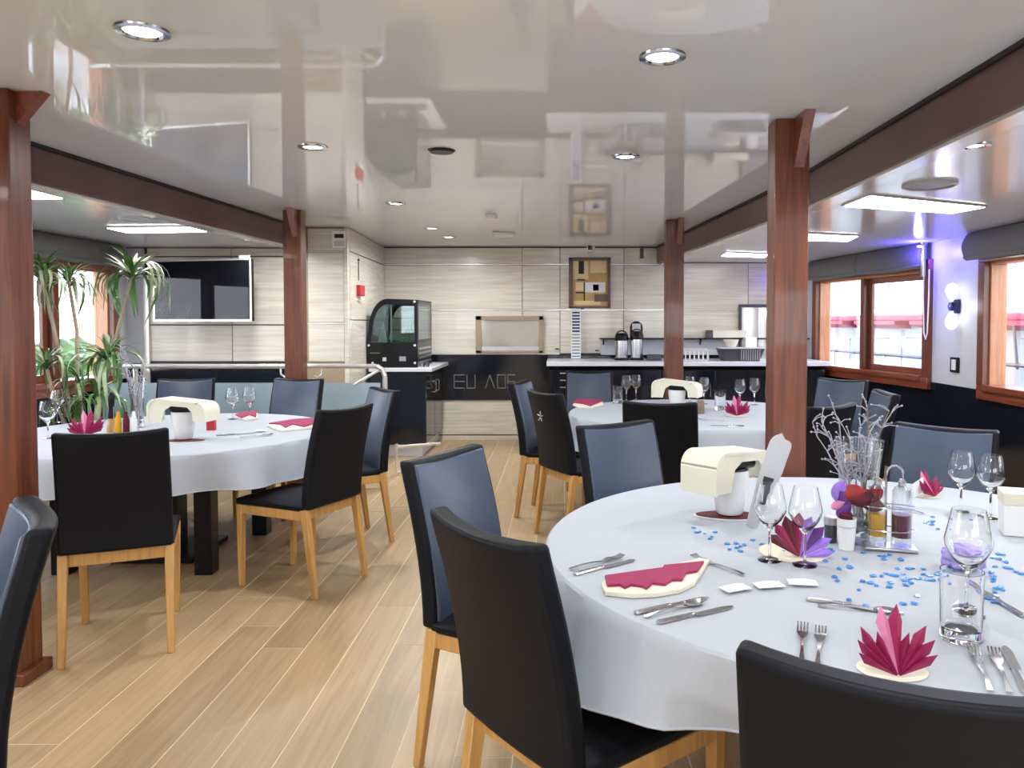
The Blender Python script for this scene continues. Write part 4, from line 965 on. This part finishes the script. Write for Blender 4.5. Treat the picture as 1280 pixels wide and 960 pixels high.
# ------------------------------------------------------------------ back wall items
def wallrect(px0, py0, px1, py1, Y): a, b = onY(px0, py0, Y), onY(px1, py1, Y); return a.x, b.x, b.z, a.z
x0, x1, z0, z1 = wallrect(595, 395, 679, 441, BACK)
t = empty('serving_hatch', ((x0+x1)/2, BACK, (z0+z1)/2), 0, 'tan-framed serving hatch with grey glass in the back wall', 'hatch')
hw, hh = (x1-x0)/2, (z1-z0)/2
for a, b, c, d in ((-hw, hw, hh-.05, hh), (-hw, hw, -hh, -hh+.03), (-hw, -hw+.07, -hh, hh), (hw-.05, hw, -hh, hh)): MB().box(a, b, -.045, .0, c, d).build('frame_bar', 'tan', t, bevel=.003)
MB().box(-hw+.06, hw-.04, -.012, -.002, -hh+.03, hh-.05).build('glass', 'mirror', t)
MB().box(-hw+.07, hw-.05, -.03, -.012, -hh+.03, -hh+.075).build('ledge', 'lgrey', t); MB().box(-hw+.06, hw-.05, -.022, -.015, -hh+.03, -hh+.04).build('track', 'dgrey', t)
x0, x1, z0, z1 = wallrect(711, 322, 763, 385, BACK)
t = empty('framed_view', ((x0+x1)/2, BACK, (z0+z1)/2), 0, 'dark-framed golden pane above the paper strip on back wall, interior view painted on', 'picture')
hw, hh = (x1-x0)/2, (z1-z0)/2
for a, b, c, d in ((-hw, hw, hh-.03, hh), (-hw, hw, -hh, -hh+.02), (-hw, -hw+.045, -hh, hh), (hw-.035, hw, -hh, hh)): MB().box(a, b, -.045, .0, c, d).build('frame_bar', 'beam', t, bevel=.003)
MB().box(-hw+.04, hw-.03, -.012, -.002, -hh+.02, hh-.03).build('view_ground', 'gold', t)  # interior seen in the golden glass, painted as flat coloured shapes
for nm, mm, r in (('pale_area', 'gold2', (.02, .45, .58, .97)), ('pale_area', 'gold2', (.5, .95, .72, .98)), ('dark_panel', 'ink', (.18, .33, .70, .98)), ('white_shape', 'paper', (.36, .92, .30, .52)), ('dark_square', 'ink', (.58, .74, .34, .47)), ('gold_base', 'gold2', (.05, .80, .03, .12)), ('dark_patch', 'beam', (.62, .98, .10, .26)), ('dark_line', 'ink', (.14, .36, .56, .59)), ('gold_box', 'gold2', (.10, .32, .34, .52)), ('dark_line', 'ink', (.10, .34, .28, .31)), ('dark_line', 'ink', (.32, .36, .12, .52))):
    W_, H_ = 2*hw-.07, 2*hh-.05
    MB().box(-hw+.04+r[0]*W_, -hw+.04+r[1]*W_, -.0135-.0008*len(nm), -.011, -hh+.02+r[2]*H_, -hh+.02+r[3]*H_).build(nm, mm, t)
x0, x1, z0, z1 = wallrect(714, 386, 726, 448, BACK-.12); z0 = CT2+.004
t = empty('price_list_strip', ((x0+x1)/2, BACK-.10, z0), 0, 'long narrow white printed paper strip hanging to the worktop', 'paper strip')
MB().box(-(x1-x0)/2, (x1-x0)/2, 0, .004, 0, z1-z0).build('paper', 'paper', t)
for k in range(15):
    z = .02+k*(z1-z0-.04)/15; hgt = .022 if k > 7 else .010
    MB().box(-(x1-x0)/2+.012, (x1-x0)/2-.012, -.0015, 0, z, z+hgt).build('print_bar', 'navy', t)
MB().tube([(0, .05, z1-z0), (.10, .05, z1-z0)], .008, 6).build('clip', 'dgrey', t)
# camera, bracket
p = onY(738, 307, BACK); t = empty('security_camera', (p.x, BACK-.001, p.z), 0, 'small white security camera above the golden pane', 'camera')
MB().tube([(0, 0, .09), (0, -.05, .095), (.01, -.08, .06)], .012, 8).build('arm', 'lgrey', t); MB().cbox((0, -.09, 0), (.10, .10, .17)).build('body', 'white', t, bevel=.03, seg=4); MB().cbox((-.01, -.143, -.04), (.05, .006, .05)).build('lens', 'black', t)
p = onY(802, 311, BACK); t = empty('wall_hook', (p.x, BACK-.02, p.z), 0, 'short black bracket on the wall right of the security camera', 'bracket')
MB().box(-.02, .02, -.03, .02, -.12, .06).build('plate', 'beam', t, bevel=.003); MB().tube([(0, 0, .04), (-.01, -.25, .10)], .008, 6).build('rod', 'beam', t)
for px, py in ((696, 436), (746, 438)):
    p = onY(px, py, BACK); o = MB().cbox((0, 0, 0), (.045, .03, .012)).build('wall_clip', 'black', bevel=.002); o.location = (p.x, BACK-.015, p.z); tag(o, 'tiny black clip on the back wall ' + ('left' if px < 700 else 'right') + ' of the paper strip', 'clip')
# return wall: red call box, key thing
def xret(y): return -2.048-.09*(y-LW)/(BACK-LW)
y = 8.1; x = xret(y); a = onX(443, 356, x); b = onX(455, 371, x)
t = empty('alarm_box', (x+.002, a.y+.12, (a.z+b.z)/2), 0, 'small red alarm box on the side wall above the display case', 'alarm box')
MB().box(0, .05, -.10, .10, -.055, .055).build('housing', 'redbox', t, bevel=.006); MB().box(.05, .053, -.06, .06, -.09, -.062).build('tag_plate', 'paper', t)
t = MB(); t.tube([(0, 0, 0), (0, 0, .20)], .004, 6); t.lathe([(0, .20), (.014, .205), (0, .235)], 8); o = t.build('hanging_key', 'black'); o.location = (x+.018, a.y+.10, (a.z+b.z)/2+.10); tag(o, 'thin black hanging pull cord above the red alarm box', 'cord')
# notices on the box
x0, x1, z0, z1 = wallrect(416, 290, 432, 310, LW-.052)
t = empty('wall_notice', ((x0+x1)/2, LW-.058, z0), 0, 'white printed notice at the top of the panelled pillar', 'notice')
MB().box(-.065, .065, 0, .003, 0, .16).build('sheet', 'paper', t); MB().box(-.045, .045, -.001, 0, .095, .135).build('picture', 'ink', t); MB().box(-.05, .05, -.001, 0, .02, .07).build('text_block', 'lgrey', t)
# ------------------------------------------------------------------ television
a, b = onY(184, 322, 7.15), onY(312, 322, 7.0)
t = empty('television', (-3.33, 7.18, 1.74), R(-14), 'large black television tilted out from the left wall', 'television')
TW, TH = .53, .285
MB().box(-TW, TW, -.02, .02, -TH, TH).build('housing', 'black', t, bevel=.004)
for q in ((-TW, TW, TH-.012, TH+.002), (-TW, TW, -TH-.004, -TH+.016), (-TW-.002, -TW+.012, -TH, TH), (TW-.014, TW+.002, -TH, TH)): MB().box(q[0], q[1], -.026, -.018, q[2], q[3]).build('bezel', 'alu', t)
MB().box(-TW+.012, TW-.014, -.0235, -.02, -TH+.016, TH-.012).build('screen', 'screen', t)
MB().tube([(0, .02, 0), (-.07, .303, .0)], .03, 8).build('wall_arm', 'dgrey', t); MB().cbox((.44, .01, TH+.02), (.10, .03, .03)).build('sensor_bar', 'lgrey', t)
# ------------------------------------------------------------------ right wall items
X = 3.40
def rw(px, py): return onX(px, py, X)
u, l_ = rw(1199, 360), rw(1198, 406)
t = empty('wall_lamp', (X-.001, (u.y+l_.y)/2, (u.z+l_.z)/2), 0, 'wall lamp with two white teardrop shades on the right wall', 'wall lamp')
def tear(up):
    s = 1 if up else -1
    pts = [(0, .045*s), (.020, .06*s), (.045, .10*s), (.055, .135*s), (.045, .175*s), (.02, .195*s), (0, .198*s)]
    return [(r_*.92, z) for r_, z in pts]
for up in (1, 0):
    o = MB().lathe(tear(up), 24, (-.06, 0, 0)).build('shade', 'shade', t)
MB().lathe([(0, -.04), (.03, -.035), (.042, 0), (.03, .035), (0, .04)], 20, (-.05, 0, 0)).build('mount', 'navy', t); MB().box(-.03, 0, -.035, .035, -.06, .06).build('back_plate', 'navy', t, bevel=.01)
for z, s in ((.26, 1), (-.26, -1)):
    pass
ll = bpy.data.lights.new('wall_lamp_light', 'POINT'); ll.energy = 1.3; ll.color = (.75, .78, 1); ll.shadow_soft_size = .05; lo = bpy.data.objects.new('wall_lamp_light', ll); COL.objects.link(lo); lo.parent = t; lo.location = (-.16, 0, 0)
p = rw(1195, 456); t = empty('light_switch', (X-.012, p.y, p.z), 0, 'white rocker light switch in black frame on the right wall', 'switch')
MB().box(-.008, .010, -.065, .065, -.065, .065).build('frame', 'black', t, bevel=.003); MB().box(-.013, -.006, -.035, .035, -.045, .045).build('rocker', 'white', t, bevel=.003)
# chrome pipe with blue led
t = empty('blue_lit_pipe', (3.30, 7.0, 0), 0, 'vertical chrome pipe lit blue beside the right window', 'pipe')
MB().tube([(0, 0, 1.86), (0, 0, SIDE-.012)], .022, 12).build('pipe', 'steel', t); MB().lathe([(.03, SIDE-.012), (.045, SIDE-.001), (.022, SIDE-.03)], 16).build('collar', 'steel', t)
MB().lathe([(0, SIDE-.05), (.02, SIDE-.05), (.024, SIDE-.035), (0, SIDE-.03)], 12, (-.05, -.03, 0)).build('led', 'blue', t)
ll = bpy.data.lights.new('blue_led_light', 'POINT'); ll.energy = 12; ll.color = (.10, .08, 1); ll.shadow_soft_size = .03; lo = bpy.data.objects.new('blue_led_light', ll); COL.objects.link(lo); lo.parent = t; lo.location = (-.09, -.08, SIDE-.10)
# roman blinds
def blind(side, y0, y1, label, h=.19, folds=2, n_=None):
    xa, xb = wallX(y0, side), wallX(y1, side); s = -side
    ln = math.hypot(y1-y0, xb-xa)
    t = empty('roman_blind', (xa, y0, SIDE-.004), math.atan2(-(xb-xa), y1-y0), label, 'blind', 'grey roman blinds')
    k = n_ or 1
    for q in range(k):
        a, b = ln*q/k+.004, ln*(q+1)/k-.004
        def f(u, v, o=0): 
            sag = .018*math.sin(math.pi*u)*v
            return Vector((s*(.075+.05*math.sin(v*2.6)+o), a+(b-a)*u, -h*v-sag*.4))
        MB().slab(lambda u, v: f(u, v), lambda u, v: f(u, v, -.02), 14, 8).build('fabric', 'blind', t)
        def g(u, v, o=0): return Vector((s*(.085+.025*math.sin(v*3.1)+o), a+(b-a)*u, -h*.86-.055*v-.012*math.sin(math.pi*u)))
        MB().slab(lambda u, v: g(u, v), lambda u, v: g(u, v, -.012), 14, 5).build('lower_fold', 'blind', t)
    MB().box(*sorted((s*.02, s*.07)), 0, ln, -.03, 0).build('head_rail', 'dgrey', t)
    return t
blind(1, 7.05, 9.2, 'grey roman blind over the far right window left of the wall lamp', .20, n_=2); blind(1, 3.8, 6.3, 'grey roman blind over the window at right photo edge', .19)
blind(1, .3, 2.3, 'grey roman blind over the right window beside the viewer'); blind(-1, 5.7, 7.3, 'grey roman blind over the left window behind the plant', .17); blind(-1, 3.2, 5.3, 'grey roman blind over the left window by the near post'); blind(-1, .5, 2.7, 'grey roman blind over the left window beside the viewer')
o = MB().tube([(0, -.05, .30), (0, -.048, .05), (0, -.03, -.27), (0, 0, -.33), (0, .035, -.27), (0, .055, .05), (0, .05, .30)], .006, 6).build('blind_cord', 'paper'); o.location = (3.325, 6.985, 1.62); tag(o, 'white looped pull cord hanging from the far right blind', 'cord')

# ------------------------------------------------------------------ plant
leafmeshes = []
for k in range(7):
    rn = random.Random(20+k); up = rn.uniform(.05, .9); L = rn.uniform(.38, .56) if up < .7 else .27
    m = MB(); n = 9; A = []; x = z = 0; ang = R(25+55*up)
    for i in range(n+1):
        s = i/n; wd_ = .013*math.sin(math.pi*min(1, .12+s*.9))**.7
        A.append((x, z, wd_)); x += math.cos(ang)*L/n; z += math.sin(ang)*L/n; ang -= R((20 if up < .8 else 5)+8*(1-up)) if ang > R(-84) else 0
    V = [[m.bm.verts.new((x, sgn*w_, z+(.004 if sgn else 0))) for sgn in (-1, 0, 1)] for x, z, w_ in A]
    for a, b in zip(V, V[1:]):
        for j in range(2): m.bm.faces.new((a[j], b[j], b[j+1], a[j+1]))
    me = bpy.data.meshes.new('leaf'); m.bm.to_mesh(me); m.bm.free(); me.shade_smooth(); leafmeshes.append(me)
    for mm in ('leaf',): me.materials.append(M[mm])
pale = []
for me in leafmeshes:
    c = me.copy(); c.materials[0] = M['leafp']; pale.append(c)
PYD = 5.75
pc = onY(105, 500, PYD)
t = empty('dracaena_plant', (pc.x, PYD, 0), 0, 'tall potted dracaena with long drooping striped leaves by the left window', 'plant')
MB().lathe([(0, 0), (.17, 0), (.22, .42), (.23, .44), (.205, .44), (.19, .38), (0, .38)], 32).build('pot', 'pot', t)
MB().lathe([(0, .385), (.192, .385)], 24).build('soil', 'soil', t)
rn = random.Random(11)
for (px, py, nl, sc_, yy) in ((52, 345, 40, .95, 0), (86, 352, 36, .9, .12), (165, 345, 52, 1.12, -.05), (58, 458, 36, .85, -.1), (136, 450, 50, 1.0, -.16), (100, 480, 22, .8, .05), (75, 505, 18, .8, -.05), (120, 500, 26, 1.0, -.2)):
    h = onY(px, py, PYD+yy); hx, hy, hz = h.x-pc.x, yy, h.z
    b0 = Vector((hx*.12, hy*.3, .38)); e = Vector((hx, hy, hz))
    pts = [b0, b0.lerp(e, .35)+Vector((rn.uniform(-.03, .03), 0, .06)), b0.lerp(e, .7)+Vector((rn.uniform(-.04, .04), 0, .03)), e]
    tr = MB().tube(pts, [.018, .016, .014, .012], 8).build('trunk', 'bark', t)
    for k in range(nl):
        i = rn.randrange(7); me = (pale if rn.random() < .32 else leafmeshes)[i]
        o = bpy.data.objects.new('leaf', me); COL.objects.link(o); o.parent = tr
        o.location = e+Vector((0, 0, rn.uniform(-.05, .02))); o.rotation_euler = (rn.uniform(-.2, .2), rn.uniform(-.2, .35), rn.random()*6.283); s = sc_*rn.uniform(.75, 1.0); o.scale = (s, s*1.1, s)

# ------------------------------------------------------------------ outside
M['deck'] = mat('pale_bounce_deck', (0.68, 0.67, 0.64), 0.6, noise=0.05, nscale=1)
M['concrete'] = mat('bounce_concrete', (0.50, 0.49, 0.47), 0.8, noise=0.08, nscale=1)
struct(MB().box(XL-1.3, XR+1.3, -9, -3.16, -.10, -.02).box(XL-1.3, XL-.16, -3.16, BACK, -.10, -.02).box(XR+.15, XR+1.3, -3.16, BACK, -.10, -.02).build('bounce_deck', 'deck', smooth=False))  # added pale deck that bounces daylight up to the ceiling
struct(MB().box(-40, -7.5, -40, 60, -1.5, -1.0).build('bounce_quay', 'concrete', smooth=False))  # added pale ground that throws daylight up through the windows
struct(MB().box(-60, 60, -60, 60, -1.6, -1.5).build('water', 'water'))
t = empty('moored_boat', (6.6, 12, -1.4), R(6), 'white boat with red awnings moored outside the right windows', 'boat')
MB().box(0, 3, -14, 12, 0, 2.86).build('cabin', 'boatwhite', t, bevel=.05)
MB().box(-.35, 3, -14, 12, 2.86, 2.98).build('red_band', 'boatred', t, bevel=.03)
for k in range(12):
    y = -12+2*k
    MB().prism([(-.33, y, 2.90), (-.33, y, 2.80), (0, y, 2.72), (0, y, 2.90)], (0, 1.5, 0)).build('awning', 'boatred', t)
    MB().box(-.02, .01, y+.3, y+.9, 1.5, 2.5).build('cabin_window', 'boatdark' if k % 5 == 1 else 'lgrey', t)
    MB().tube([(-.5, y, .9), (-.5, y, 2.25)], .025, 6).build('rail_post', 'lgrey', t); MB().tube([(-.45, y+.6, 2.2), (-.3, y+.9, 2.85)], .02, 6).build('awning_stay', 'dgrey', t)
MB().tube([(-.5, -14, 2.25), (-.5, 12, 2.25)], .03, 6).build('rail', 'dgrey', t); MB().box(-.55, 0, -14, 12, .7, .9).build('side_deck', 'boatwhite', t)
t = empty('quay_house', (-15, 12, -1.4), 0, 'pale quayside building outside the left windows', 'building')
MB().box(-4, 0, -8, 9, 0, 4.6).build('wall', 'boatwhite', t)
for k in range(6): MB().box(0, .05, -7+2.6*k, -5.8+2.6*k, 1.6, 3.2).build('window', 'boatdark', t)
for i, (x, y, r_) in enumerate(((-9, 14, .8), (-9, 11.5, .7))):
    t = empty('green_bush', (x, y, -1.4), 0, 'leafy green bush outside the left window, ' + ('farther' if i == 0 else 'nearer'), 'bush')
    MB().tube([(0, 0, 0), (0, 0, 1.6)], .08, 6).build('trunk', 'bark', t)
    m = MB(); bmesh.ops.create_icosphere(m.bm, subdivisions=4, radius=r_, matrix=Matrix.Translation((0, 0, 1.7)))
    rr = random.Random(i)
    for v in m.bm.verts: v.co += Vector((rr.uniform(-.12, .12), rr.uniform(-.12, .12), rr.uniform(-.12, .12)))
    m.build('foliage', 'leaf', t, smooth=False)
